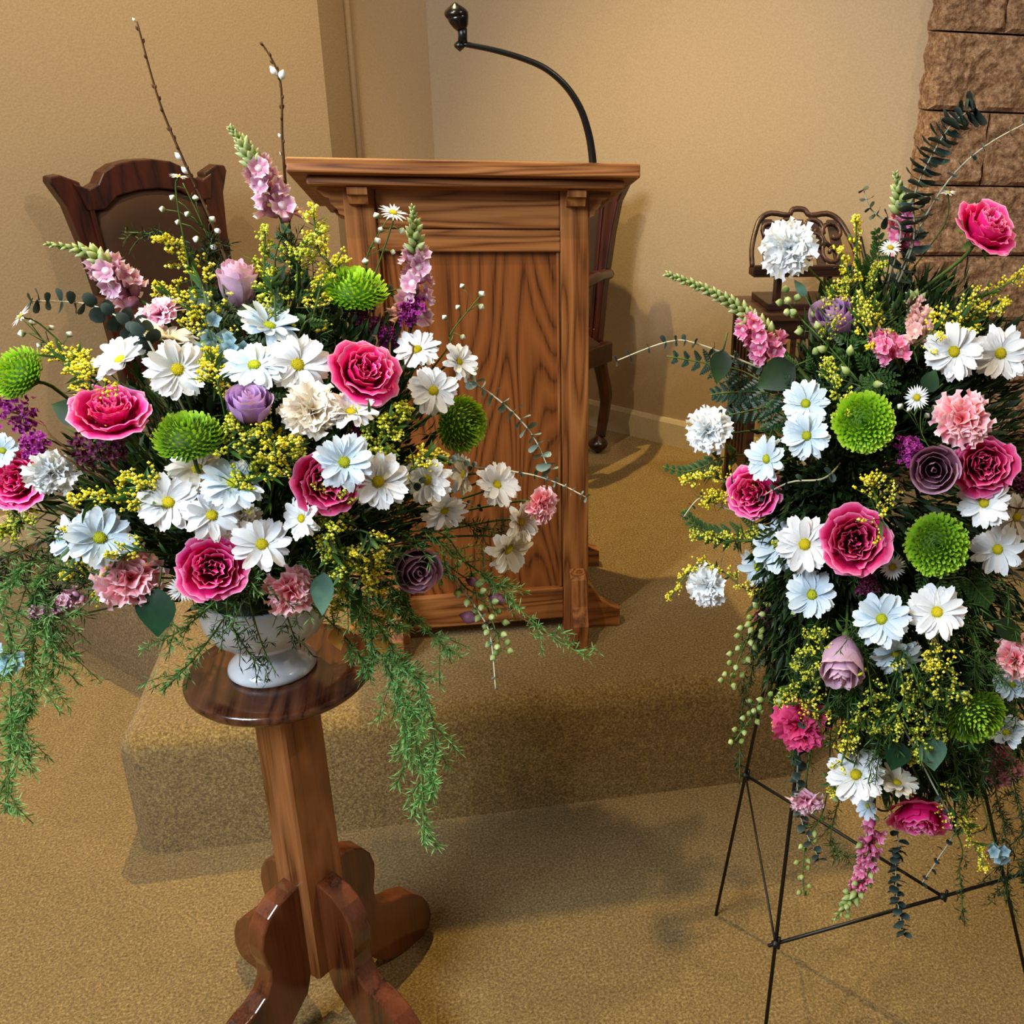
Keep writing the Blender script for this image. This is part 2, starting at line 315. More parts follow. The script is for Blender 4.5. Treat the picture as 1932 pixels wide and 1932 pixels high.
bb('baseboard_back',(CX,CY),(KX,KY));bb('baseboard_right',(KX,KY),(1.41,2.868));bb('baseboard_left',(-3.4,.605),WS);bb('baseboard_left',WL,(CX,CY))
# split-face block pier at the right: core with mortar, every block its own piece
BY=2.83;BX=1.385
b=MB();b.box(((BX+.03+3.2)/2,BY+.19,1.7),((3.2-BX-.03)/2,.14,1.7));wr=struct('wall_right',b,M_mortar)
def block_mesh(k,L,H):
    b=MB();sd=k*13.7
    def fn(u,v):
        x=(u+1)/2*L;z=v*H
        e=min(x,L-x,z,H-z);k2=min(1,e/.008+.15)
        d=-.022*k2*(.5+noise.noise(Vector((x*9+sd,z*9,sd)))*1.1+.6*noise.noise(Vector((x*30+sd,z*30,sd))))
        ex=.007*noise.noise(Vector((z*25,sd,u)))*(1 if abs(u)>.99 else 0)
        return (x+ex,d,z)
    nu,nv=max(8,int(L/.013)),16
    b.grid(fn,nu,nv)
    n0=nu+1
    ring=[i for i in range(n0)]+[j*n0+nu for j in range(1,nv+1)]+[nv*n0+i for i in range(nu-1,-1,-1)]+[j*n0 for j in range(nv-1,0,-1)]
    m=len(b.v);b.add([(b.v[i][0],.1,b.v[i][2]) for i in ring],[])
    q=len(ring);b.f+=[(ring[i],m+i,m+(i+1)%q,ring[(i+1)%q]) for i in range(q)]
    return b.mesh('block',M_block,False)
full=[block_mesh(k,.401,.1985) for k in range(3)];half=[block_mesh(5+k,.198,.1985) for k in range(2)]
zc=atY(1757,57,BY-.01).z
row=0
for kz in range(-8,5):
    z=zc+kz*.2035
    if z<.31 or z>2.3: continue
    x=BX;first=True;odd=(kz%2==0)
    while x<2.5:
        if first and odd: me,L=half[R_.randrange(2)],.2035
        else: me,L=full[R_.randrange(3)],.407
        ob('block',me,wr,loc=(x+.003,BY,z+.0025));x+=L;first=False
# ================================================================ LECTERN
BYf=2.15
lec=thing('lectern','oak lectern with recessed grained panel standing on the carpeted platform','lectern',(.08,2.15,.3))
def LB(name,x0,x1,y0,y1,z0,z1,mat,bev=.003):
    return bevbox(name,((x0+x1)/2-.08,(y0+y1)/2-2.15,(z0+z1)/2-.3),(abs(x1-x0)/2,abs(y1-y0)/2,abs(z1-z0)/2),mat,lec,bev)
XL,XR=-.165,.322
LB('post',XL,XL+.060,2.15,2.19,.30,1.361,M_oakv);LB('post',XR-.060,XR,2.15,2.19,.30,1.361,M_oakv)
LB('rail',XL+.060,XR-.060,2.158,2.185,1.268,1.361,M_oakh)
LB('rail',XL+.060,XR-.060,2.153,2.185,1.222,1.266,M_oakh)
LB('panel',XL+.062,XR-.062,2.170,2.180,.41,1.23,M_oakp,.001)
for xx in (XL+.062,XR-.068): LB('bead',xx,xx+.006,2.161,2.172,.42,1.222,M_oakv,.002)
LB('bottom_rail',XL+.060,XR-.060,2.156,2.185,.335,.419,M_oakh)
LB('side_panel',XL+.004,XL+.022,2.19,2.50,.36,1.33,M_oakv);LB('side_panel',XR-.022,XR-.004,2.19,2.50,.36,1.33,M_oakv)
LB('rear_post',XL,XL+.05,2.49,2.53,.3,1.27,M_oakv);LB('rear_post',XR-.05,XR,2.49,2.53,.3,1.27,M_oakv)
LB('shelf',XL+.022,XR-.022,2.19,2.5,.62,.64,M_oakh);LB('shelf',XL+.022,XR-.022,2.19,2.5,.98,1.0,M_oakh)
# sloping top and the moulding below it
sl=math.atan2(.12,.46)
rot=Matrix.Rotation(-sl,3,'X')
def slab(name,x0,x1,yf,L,zt,th,mat):
    c=Vector(((x0+x1)/2,yf,zt))+rot@Vector((0,L/2,-th/2))
    return bevbox(name,c-Vector((.08,2.15,.3)),((x1-x0)/2,L/2,th/2),mat,lec,.004,rot)
slab('desk_top',-.256,.415,2.085,.50,1.404,.024,M_oakh)
slab('moulding',-.225,.388,2.108,.45,1.372,.016,M_oakh)
LB('top_edge',-.256,.415,2.083,2.098,1.381,1.4065,M_oakh,.003)
for sx,xo in ((-1,XL),(1,XR)):
    b=MB();poly=[(0,1.362),(sx*.058,1.362),(sx*.058,1.352),(sx*.050,1.350),(sx*.044,1.338),(sx*.034,1.328),(sx*.026,1.326),(sx*.024,1.316),(sx*.012,1.304),(sx*.010,1.296),(0,1.292)]
    if sx<0:poly=poly[::-1]
    for yy in(2.165,2.50):
        b=MB();b.prism([(x+xo-.08,z-.3-(0 if yy<2.3 else .09)) for x,z in poly],(0,yy-2.15,0),(1,0,0),(0,0,1),(0,1,0),.012)
        b.build('side_bracket',M_oakh,lec,False)
    # spreading feet
    for yy,zz in((2.17,.3),(2.50,.3)):
        b=MB();poly=[(0,0),(sx*.080,0),(sx*.080,.046),(sx*.058,.056),(sx*.032,.074),(sx*.020,.098),(sx*.005,.120),(0,.125)]
        if sx<0:poly=poly[::-1]
        b.prism([(x+xo-.08,z+zz-.3) for x,z in poly],(0,yy-2.15,0),(1,0,0),(0,0,1),(0,1,0),.016)
        b.build('foot',M_oakh,lec,False)
for x0 in(XL+.011,XR-.049):
    b=MB();b.prism([(0,1.352-.3),(-.034,1.352-.3),(-.034,1.338-.3),(-.024,1.334-.3),(-.018,1.318-.3),(0,1.314-.3)],(x0+.019-.08,0,0),(0,1,0),(0,0,1),(1,0,0),.019)
    b.build('corbel',M_oakv,lec,False)
    b=MB();b.prism([(0,0),(-.088,0),(-.088,.06),(-.062,.10),(-.05,.165),(-.04,.172),(0,.172)],(x0+.019-.08,0,0),(0,1,0),(0,0,1),(1,0,0),.018)
    b.build('front_foot',M_oakv,lec,False)
# gooseneck microphone
mb0=atY(1118,312,2.13)
mic=thing('gooseneck_microphone','black gooseneck microphone bending over from the lectern top','microphone',mb0)
def P(px,py,Y): return atY(px,py,Y)-mb0
def spl(pts,n=6):
    out=[];m=len(pts)
    for i in range(m-1):
        p0,p1,p2,p3=pts[max(i-1,0)],pts[i],pts[i+1],pts[min(i+2,m-1)]
        for k in range(n):
            t=k/n;out.append(.5*((2*p1)+(p2-p0)*t+(2*p0-5*p1+4*p2-p3)*t*t+(3*p1-p0-3*p2+p3)*t**3))
    out.append(pts[-1]);return out
gp=[P(x,y,2.13) for x,y in[(1119,318),(1117,290),(1110,250),(1095,205),(1068,163),(1030,130),(985,110),(930,94),(874,83)]]
gs=spl(gp,5);b=MB();b.tube(gs,[.0082-.0032*i/(len(gs)-1) for i in range(len(gs))],12);b.build('gooseneck',M_black,mic)
b=MB();b.lathe([(.004,-.012),(.013,-.008),(.013,0),(.010,.004)],20);b.build('mounting_flange',M_black,mic)
b=MB();c=P(867,86,2.13);b.ell(c,(0,0,1),.0105,.020,12,8);b.build('swivel',M_black,mic)
b=MB();b.tube([P(873,80,2.13),P(873,66,2.13),P(872,54,2.13)],[.009,.0085,.0095],12);b.build('swivel_neck',M_black,mic)
b=MB();b.tube([P(872,56,2.13),P(870,50,2.13),P(866,38,2.13),P(863,28,2.13)],[.0095,.014,.019,.021],16);b.build('microphone_body',M_mic,mic)
b=MB();b.ell(P(861,26,2.13),P(859,10,2.13)-P(863,40,2.13),.0225,.038,16,10);b.build('grille',M_mic,mic)
# ================================================================ CHAIRS
def make_chair(label,loc,ang):
    t=thing('armchair',label,'chair',loc,Matrix.Rotation(ang,3,'Z'),'matching mahogany armchairs on the platform')
    W=.216
    def ln(v):
        x,y,z=v
        return (x,y+max(0,z-.42)*.13,z)
    def bl(mb,name,mat,smooth=False,bev=.004):
        mb.v=[ln(v) for v in mb.v];o=mb.build(name,mat,t,smooth);bevel_obj(o,bev);return o
    for s in(-1,1):
        b=MB();o=[(W-.052,.40),(W-.050,.70),(W-.046,.90),(W-.040,.955),(W+.004,.975),(W+.030,.972),(W+.034,.958),(W+.024,.935),(W+.008,.90),(W-.006,.80),(W-.020,.60),(W-.024,.40)]
        o=[(s*x,z) for x,z in o]
        if s>0:o=o[::-1]
        b.prism(o,(0,0,0),(1,0,0),(0,0,1),(0,1,0),.018);bl(b,'back_stile',M_mah)
        b=MB();b.prism([(s*(W-.056),.44),(s*(W-.046),.44),(s*(W-.044),.90),(s*(W-.056),.90)],(0,-.012,0),(1,0,0),(0,0,1),(0,1,0),.012);bl(b,'inner_moulding',M_mah,bev=.002)
        # rear leg, cabriole with a ball foot
        b=MB();pts=[(s*(W-.038),.0,.42),(s*(W-.03),.01,.33),(s*(W-.02),.03,.22),(s*(W-.03),.03,.12),(s*(W-.03),.015,.06)]
        b.tube(spl([Vector(p) for p in pts],4),[.026]*5+[.024]*4+[.020]*4+[.018]*4,10);b.ell((s*(W-.03),.0,.036),(0,0,1),.036,.072,12,8);b.build('rear_leg',M_mah,t)
        b=MB();pts=[(s*(W+.01),-.40,.40),(s*(W+.035),-.42,.32),(s*(W+.01),-.40,.16),(s*(W+.02),-.42,.06)]
        b.tube(spl([Vector(p) for p in pts],4),[.030]*4+[.028]*4+[.018]*5,10);b.ell((s*(W+.02),-.43,.034),(0,0,1),.036,.068,12,8);b.build('front_leg',M_mah,t)
        b=MB();pts=[(s*(W-.01),.03,.66),(s*(W+.03),-.10,.675),(s*(W+.045),-.25,.66),(s*(W+.04),-.34,.65)]
        b.tube(spl([Vector(p) for p in pts],5),[.018]*5+[.022]*5+[.026]*6,10);b.ell((s*(W+.04),-.35,.645),(1,0,0),.032,.05,12,6);b.build('arm',M_mah,t)
        b=MB();b.tube(spl([Vector(p) for p in[(s*(W+.02),-.30,.42),(s*(W+.03),-.26,.52),(s*(W+.04),-.31,.64)]],5),.017,8);b.build('arm_support',M_mah,t)
    arch=[(-W+.02,.955),(-W+.055,.938),(-.135,.948),(-.115,.975),(-.08,.992),(-.03,1.0),(.03,1.0),(.08,.992),(.115,.975),(.135,.948),(W-.055,.938),(W-.02,.955),
          (W-.04,.885),(.13,.885),(.09,.915),(.03,.925),(-.03,.925),(-.09,.915),(-.13,.885),(-W+.04,.885)]
    b=MB();b.prism(arch[::-1],(0,-.004,0),(1,0,0),(0,0,1),(0,1,0),.021);bl(b,'crest_rail',M_mah)
    b=MB()
    def fn(u,v):
        x=u*(W-.052);z=.46+v*(.478-.062*abs(u)**2)
        e=min(1-abs(u),v,1-v);return (x,-.006-.022*min(1,e/.12)**.5,z)
    b.grid(fn,16,16);b.v=[ln(v) for v in b.v];b.build('back_cushion',M_uph,t)
    b=MB();b.box((0,.006,.675),(W-.05,.006,.235));bl(b,'back_board',M_mah,bev=.001)
    b=MB();b.box((0,0,.44),(W-.04,.018,.03));bl(b,'lower_rail',M_mah)
    for nm,c,h in(('seat_rail',(0,-.42,.39),(W+.03,.016,.035)),('seat_rail',(-W-.0,-.2,.39),(.016,.22,.035)),('seat_rail',(W+.0,-.2,.39),(.016,.22,.035)),('seat_rail',(0,-.0,.385),(W-.03,.014,.03))):
        bevbox(nm,c,h,M_mah,t,.004)
    b=MB();b.grid(lambda u,v:(u*(W+.025)*(1-.1*v),-.44+v*.41,.425+.045*min(1,min(1-abs(u),v,1-v)/.15)**.5),14,14);b.build('seat_cushion',M_uph,t)
    return t
make_chair('mahogany armchair with arched brown upholstered back, beside the bare branches at left',(-.70,3.045,.3),math.radians(45))
make_chair('mahogany armchair mostly hidden behind the right edge of the lectern',(.405,3.49,.3),math.radians(-45)).scale=(1,1,.965)
# ================================================================ SIDE TABLE AND BOOK STAND
ty=2.79
tb=thing('side_table','dark wooden side table with slatted sides behind the easel spray','table',(1.05,2.86,.3))
tb.scale=(.78,.75,1)
zt=.632
bevbox('tabletop',(0,0,zt),(.215,.165,.011),M_fret,tb,.004)
for sx in(-1,1):
    for sy in(-1,1):
        bevbox('leg',(sx*.185,sy*.135,zt/2-.005),(.015,.015,zt/2-.006),M_blackw,tb,.003)
    bevbox('side_apron',(sx*.187,0,zt-.04),(.010,.13,.028),M_blackw,tb,.002);bevbox('side_stretcher',(sx*.187,0,.16),(.010,.13,.02),M_blackw,tb,.002)
    for k in range(5): bevbox('slat',(sx*.187,-.09+k*.045,.365),(.006,.012,.2),M_blackw,tb,.001)
bevbox('front_apron',(0,-.135,zt-.04),(.172,.010,.028),M_blackw,tb,.002);bevbox('rear_apron',(0,.135,zt-.04),(.172,.010,.028),M_blackw,tb,.002)
bevbox('front_stretcher',(0,-.135,zt-.22),(.172,.010,.014),M_blackw,tb,.002)
for k in range(9): bevbox('slat',(-.148+k*.037,-.135,zt-.137),(.010,.006,.072),M_blackw,tb,.001)
st=thing('book_stand','carved openwork book stand with ledge on the dark side table','book stand',(1.055,2.85,.3+zt+.011))
st.scale=(.86,.86,.95)
bevbox('base_board',(0,.02,.010),(.13,.10,.010),M_blackw,st,.003)
for sx in(-1,1): bevbox('upright',(sx*.09,-.04,.065),(.009,.02,.048),M_blackw,st,.002)
bevbox('ledge',(0,-.075,.118),(.198,.030,.012),M_blackw,st,.003)
bevbox('ledge_lip',(0,-.102,.128),(.198,.006,.014),M_blackw,st,.003)
q=Matrix.Rotation(math.radians(-38),3,'X')   # reclined back
def sp(x,z,d=0): return q@Vector((x,d,z))+Vector((0,-.06,.128))
b=MB();out=[(-.19,0),(-.185,.06),(-.165,.12),(-.14,.165),(-.10,.185),(-.04,.178),(-.02,.198),(.02,.198),(.04,.178),(.10,.185),(.14,.165),(.165,.12),(.185,.06),(.19,0)]
b.tube(spl([sp(x,z) for x,z in out],3),.009,8);b.build('carved_border',M_fret,st)
def scroll(cx,cz,r,tn,a0,dr):
    return [sp(cx+ (r-dr*k)*math.cos(a0+tn*k),cz+(r-dr*k)*math.sin(a0+tn*k),-.003) for k in range(14)]
for i,(cx,cz,r,tn,a0) in enumerate([(-.115,.115,.05,.5,-1.2),(-.04,.13,.042,-.5,3.6),(.115,.115,.05,-.5,4.3),(.04,.13,.042,.5,-.4),(-.1,.045,.04,-.55,1),(0,.05,.045,.5,2),(.1,.045,.04,.55,2.1),(-.05,.085,.035,.5,0),(.05,.085,.035,-.5,3.1)]):
    b=MB();b.tube(scroll(cx,cz,r,tn,a0,r/17),.0075,7);b.build('carved_scroll',M_fret,st)
b=MB()
for x0,x1 in((-.15,-.11),(-.075,-.045),(-.015,.015),(.045,.075),(.11,.15)):
    b.prism([(x0,0),(x1,0),(x1*.9,.165),(x0*.9,.165)],sp(0,0,.006),(1,0,0),q@Vector((0,0,1)),q@Vector((0,1,0)),.004)
b.build('back_slats',M_fret,st,False)
# ================================================================ PLANT STAND
SX,SY=-.262,1.40;TZ=.735
ps=thing('pedestal_stand','round-topped wooden pedestal stand with four scrolled legs holding the white vase','plant stand',(SX,SY,0))
b=MB();prf=[(.001,-.022),(.118,-.022),(.130,-.018),(.1355,-.011),(.1355,-.005),(.131,0),(.10,.0005),(.001,.0005)]
b.lathe(prf,72,(0,0,TZ));b.build('tabletop',M_maht,ps)
A0=math.radians(314.5)
rz=Matrix.Rotation(A0,3,'Z')
b=MB();h0,h1=.036,.039
for zz in[(.135,h1),(TZ-.022,h0)]:
    z,h=zz;ch=.004
    for x,y in((h-ch,-h),(h,-h+ch),(h,h-ch),(h-ch,h),(-h+ch,h),(-h,h-ch),(-h,-h+ch),(-h+ch,-h)):
        b.v.append(tuple(rz@Vector((x,y,z))));b.t.append(.5)
b.f+=[(i,(i+1)%8,8+(i+1)%8,8+i) for i in range(8)]+[tuple(range(8,16))]
b.v.append((0,0,.095));b.t.append(.5);b.f+=[((i+1)%8,i,16) for i in range(8)]
b.build('column',M_oaks,ps,False)
legp=[(.034,.335),(.055,.332),(.078,.326),(.098,.312),(.112,.290),(.119,.262),(.117,.235),(.111,.210),(.113,.185),(.124,.163),(.146,.148),(.172,.140),(.198,.124),(.222,.098),(.236,.066),(.240,.036),(.232,.010),(.210,.0),(.168,.0),(.140,.008),(.118,.022),(.100,.042),(.086,.062),(.066,.082),(.048,.100),(.040,.125),(.034,.155)]
for k in range(4):
    a=A0+k*PI/2
    if k==1 or k==3: pass
    b=MB();ax=Vector((math.cos(a),math.sin(a),0));az=Vector((-math.sin(a),math.cos(a),0))
    b.prism(legp[::-1],(0,0,0),ax,(0,0,1),az,.019)
    bevel_obj(b.build('scroll_leg',M_red,ps,False),.004,3,.5)
# ================================================================ VASE
VX,VY=-.272,1.40
va=thing('pedestal_vase','white footed china vase on the dark round stand top','vase',(VX,VY,TZ+.0005))
b=MB();b.lathe([(.001,0),(.060,0),(.0635,.004),(.062,.010),(.056,.016),(.044,.024),(.036,.032),(.034,.038),(.042,.046),(.062,.056),(.079,.072),(.087,.092),(.089,.112),(.084,.128),(.086,.134),(.080,.134),(.076,.122),(.001,.11)],64,rib=lambda k,n,i:.010*math.cos(k*2*PI/n*16) if 9<=i<=13 else 0)
b.build('bowl',M_china,va)
b=MB();b.lathe([(.001,.108),(.074,.11),(.074,.128),(.05,.145),(.001,.15)],24);b.build('floral_foam',M_leafd,va)
# ================================================================ EASEL
ea=thing('wire_easel','black wire floral easel standing on the carpet, carrying the large spray','easel',(.68,1.2,0))
AP=Vector((.65,1.50,1.36));LFt=Vector((.44,1.05,0));RFt=Vector((.985,1.06,0));BFt=Vector((.487,1.478,0))
eo=Vector((.68,1.2,0))
def rod(name,p,q,r=.0034,n=8):
    b=MB();b.tube([p-eo,(p+q)/2-eo,q-eo],r,n);return b.build(name,M_wire,ea)
rod('leg',LFt,AP);rod('leg',RFt,AP);rod('leg',BFt,AP)
ln_=LFt.lerp(AP,.205);rn=RFt.lerp(AP,.235);kb=BFt.lerp(AP,.255);ln2=ln_+(ln_-rn)*.03;rn2=rn+(rn-ln_)*.10
rod('cross_bar',ln2,rn2,.0032);mm=ln_.lerp(rn,.72);rod('brace',kb,ln_,.0020);rod('brace',kb,mm,.0028)
for nm,c in(('joint',kb),('joint',ln_),('joint',rn),('joint',mm)):
    b=MB();b.ell(c-eo,(0,0,1),.008,.014,8,5);b.tube([c-eo+Vector((.006,0,-.012)),c-eo+Vector((.006,0,.012))],.0028,6);b.build(nm,M_wire,ea)
hb=LFt.lerp(AP,.55),RFt.lerp(AP,.55);rod('upper_bar',hb[0],hb[1],.003)
# ================================================================ FLOWER PARTS (unit size: bloom diameter 1, facing +Z)
def rnd(a,b): return R_.uniform(a,b)
def petal_mesh(name,mat,W,curl,notch,seed,seg=5):
    b=MB();rr=random.Random(seed);tw=rr.uniform(-.06,.06)
    def fn(u,v):
        x=.07+.43*v
        w=W*.5*(.42+.58*math.sin(PI*min(1,.12+v*.70))) if v<.93 else W*.5*.62
        y=u*w+tw*v*v
        x2=x-(notch*.03*(1-abs(abs(u)-.5)*2) if v>.99 else 0)*-1-(.03*abs(u)**2 if v>.99 else 0)
        z=.05*math.sin(v*PI*.8)+curl*v*v-.018*(1-u*u)*math.sin(PI*v)+.010*math.cos(u*PI*2)*math.sin(PI*v)
        return (x2,y,z)
    b.grid(fn,4,seg);return b.mesh(name,mat)
PET={}
for key,mat in (('w',M_petw),('b',M_petb),('c',M_petc)):
    PET[key]=[petal_mesh('ray_petal',mat,w,c,n,s) for w,c,n,s in((.180,.02,1,1),(.195,-.05,1,2),(.165,.07,.5,3),(.185,-.10,1,4),(.175,.04,.3,5))]
def disc_mesh(mat,r=.105):
    b=MB();b.lathe([(.001,-.03),(r*.9,-.02),(r,.012),(r*.9,.035),(r*.6,.052),(r*.25,.058),(.001,.05)],14)
    for i in range(40):
        a=i*2.39996;q=r*.95*math.sqrt((i+.5)/40);b.oct((q*math.cos(a),q*math.sin(a),.055-.02*(q/r)**2),.011,t=.6+.4*(i%3)/2)
    return b.mesh('flower_centre',mat)
DISC=disc_mesh(M_disc);DISCG=disc_mesh(M_discg)
b=MB();b.lathe([(.012,-.16),(.02,-.10),(.06,-.055),(.095,-.03),(.10,-.01)],12);CALX=b.mesh('calyx',M_stem)
def stem_to(t,fr,pos,core,r=.0016,mat=None,name='stem',off=0.06,D=1):
    """stem from the back of the bloom to the foam, in the bloom's own frame"""
    inv=(Matrix.Translation(pos)@fr.to_4x4()).inverted()
    n=fr@Vector((0,0,1));p0=pos-n*(off*D);p1=p0-n*.035;c=Vector(core);L=(c-p0).length
    p1=p0-n*min(.04,L*.3);p2=p1.lerp(c,.5)+Vector((0,0,.012));pts=spl([p0,p1,p2,c],4)
    b=MB();b.tube([inv@p for p in pts],r,5);return b.build(name,mat or M_stem,t)
def bloom(name,label,cat,pos,n,D,core,group,roll=None,r=.0016,off=.06,mat=None):
    fr=frame(n,rnd(0,6.28) if roll is None else roll)
    t=thing(name,label,cat,pos,fr,group)
    stem_to(t,fr,Vector(pos),core,r,mat,off=off,D=D);return t
def daisy(pos,n,D,core,label,group,key='w',np_=None,disc=True,cup=0.0,green=False):
    t=bloom('daisy',label,'daisy',pos,n,D,core,group)
    S=Matrix.Scale(D,4);N=np_ or R_.choice((15,16,17,18))
    for layer,(cnt,tz,sc_) in enumerate(((N,0,1.0),(int(N*.65),-.022,.97))):
        for k in range(cnt):
            a=2*PI*(k+.5*layer+rnd(-.22,.22))/cnt
            el=rnd(-.10,.20)+cup-layer*.06
            M=Matrix.Rotation(a,4,'Z')@Matrix.Rotation(-el,4,'Y')@Matrix.Rotation(rnd(-.30,.30),4,'X')@Matrix.Diagonal((sc_*rnd(.86,1.06),rnd(.92,1.2),1,1))
            ob('petal',R_.choice(PET[key]),t,S@Matrix.Translation((0,0,tz+rnd(-.012,.012)))@M)
    ob('flower_centre',DISCG if green else DISC,t,S);ob('calyx',CALX,t,S)
    return t
def aster_mesh(mat):
    b=MB();rr=random.Random(5)
    for k in range(26):
        a=2*PI*(k+rr.uniform(-.2,.2))/26;el=rr.uniform(-.05,.25);d=Vector((math.cos(a)*math.cos(el),math.sin(a)*math.cos(el),math.sin(el)))
        b.leaf(d*.10,d,(0,0,1),.40*rr.uniform(.85,1.05),.085,.12,seg=3,fold=.1,shape=.7)
    return b.mesh('petals',mat)
AST=aster_mesh(M_petw)
def aster(pos,n,D,core,label,group):
    t=bloom('aster',label,'daisy',pos,n,D,core,group,r=.0011)
    o=ob('petals',AST,t,Matrix.Scale(D,4));o['kind']='stuff'
    ob('flower_centre',DISC,t,Matrix.Scale(D*1.25,4));return t
# roses: whorls of separate petals
def rose_petal(mat,r0,z0,rt,zt,span,bul,curl,seed,ruf=.02):
    b=MB();sd=seed*3.3
    def fn(u,v):
        w=(.55+.45*math.sin(PI*min(1,v*.62+.12)))
        ph=u*span*.5*w
        r=r0+(rt-r0)*(v**.75)+bul*math.sin(PI*v)
        z=z0+(zt-z0)*(v-.10*v*abs(u)**2.2)
        if v>.78:
            k=(v-.78)/.22; r+=curl*k*k;z-=curl*.7*k*k
        ns=ruf*(v**1.6)*noise.noise(Vector((u*2.6+sd,v*1.5,sd)))*1.5
        r+=ns;z+=ns*.4+ruf*.35*(v**3)*math.sin(u*10+sd)
        return (r*math.cos(ph),r*math.sin(ph),z)
    b.grid(fn,8,7,lambda u,v:min(1,v+.05*abs(u)));return b.mesh('petal',mat)
def rose_set(mat,kind):
    out=[]
    if kind=='open':
        W=[(2,.020,-.10,.035,.15,2.8,.0,.0),(3,.055,-.12,.080,.17,2.4,.0,.004),(4,.10,-.14,.135,.175,2.0,.0,.008),(5,.14,-.16,.195,.165,1.8,.005,.014),(5,.16,-.18,.260,.145,1.75,.015,.024),(5,.14,-.20,.335,.105,1.7,.03,.040),(6,.08,-.22,.415,.035,1.6,.04,.055)]
    elif kind=='bud':
        W=[(3,.01,-.40,.035,.40,2.8,.03,.0),(3,.02,-.42,.085,.41,2.6,.06,.01),(4,.03,-.44,.135,.40,2.3,.09,.015),(4,.03,-.46,.190,.37,2.1,.10,.025),(4,.03,-.48,.235,.33,2.0,.12,.045)]
    else: # half open, tall
        W=[(3,.01,-.36,.035,.26,2.8,.02,.0),(3,.02,-.36,.095,.275,2.5,.04,.01),(4,.02,-.38,.165,.27,2.1,.06,.02),(5,.02,-.40,.245,.24,1.9,.08,.03),(5,.03,-.42,.320,.18,1.9,.10,.05)]
    for i,w in enumerate(W):
        ms=[rose_petal(mat,*w[1:8],seed=i*2+j+1,ruf=.050 if kind=='open' else .016) for j in range(2)]
        out.append((w[0],ms))
    return out
ROSES={}
def rose(pos,n,D,core,label,group,mat,kind='open',tall=1.0):
    if kind!='open': D*=1.42;tall*=.84
    t=bloom('rose',label,'rose',pos,n,D,core,group,r=.0026,off=.2 if kind=='open' else .42)
    if (mat.name,kind) not in ROSES: ROSES[(mat.name,kind)]=rose_set(mat,kind)
    S=Matrix.Diagonal((D,D,D*tall,1))
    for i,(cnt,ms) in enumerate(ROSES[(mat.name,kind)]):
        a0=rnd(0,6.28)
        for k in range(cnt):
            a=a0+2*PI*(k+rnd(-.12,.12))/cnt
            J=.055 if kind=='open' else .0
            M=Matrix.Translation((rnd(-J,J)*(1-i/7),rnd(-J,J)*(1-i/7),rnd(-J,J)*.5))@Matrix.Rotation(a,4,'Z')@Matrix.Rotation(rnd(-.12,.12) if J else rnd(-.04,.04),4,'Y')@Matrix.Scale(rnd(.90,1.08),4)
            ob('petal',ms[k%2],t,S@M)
    b=MB();z0=-.24 if kind=='open' else -.47
    b.lathe([(.012,z0-.10),(.035,z0-.06),(.065,z0-.01),(.05,z0+.05)],12)
    for k in range(5):
        a=k*2*PI/5;d=Vector((math.cos(a),math.sin(a),.25));b.leaf(Vector((0,0,z0))+d*.05,d,(0,0,1),.26,.085,.5)
    b.v=[(x*D,y*D,z*D*tall) for x,y,z in b.v];b.build('calyx',M_stem,t)
    return t
def frill(mat,seed,side=False):
    b=MB();rr=random.Random(seed);n=30
    for i in range(n):
        q=(i+.5)/n; a=i*2.39996+rr.uniform(-.45,.45); el=math.radians(84-84*q+rr.uniform(-16,16))
        L=(.28+.23*q)*rr.uniform(.82,1.12);W=.30*rr.uniform(.75,1.3);sd=rr.uniform(0,99)
        d=Vector((math.cos(a)*math.cos(el),math.sin(a)*math.cos(el),math.sin(el)));up=Vector((-math.cos(a)*math.sin(el),-math.sin(a)*math.sin(el),math.cos(el)));s=Vector((-math.sin(a),math.cos(a),0))
        def fn(u,v):
            w=W*(.12+.88*v**1.2);x=L*v
            if v>.99: x+= .028*(1 if int(round((u+1)*5))%2 else -1)-.05*u*u
            h=.085*v*v*math.sin(u*4.5+sd)+.035*v*v*math.sin(u*10+sd*2)-.05*v*v
            return d*x+s*(u*w)+up*h+Vector((0,0,-.12))
        b.grid(fn,12,5)
    return b.mesh('petals',mat)
FR={}
def carnation(pos,n,D,core,label,group,mat,flat=1.0):
    t=bloom('carnation',label,'carnation',pos,n,D,core,group,r=.0017,off=.36)
    k=(mat.name,R_.randrange(2))
    if k not in FR: FR[k]=frill(mat,hash(k[1])+len(FR)*7+1)
    o=ob('petals',FR[k],t,Matrix.Diagonal((D,D,D*flat,1)));o['kind']='stuff'
    b=MB();b.lathe([(.018*D,-.42*D),(.05*D,-.38*D),(.085*D,-.22*D),(.10*D,-.10*D),(.07*D,-.08*D)],12);b.build('calyx',M_stem,t);return t
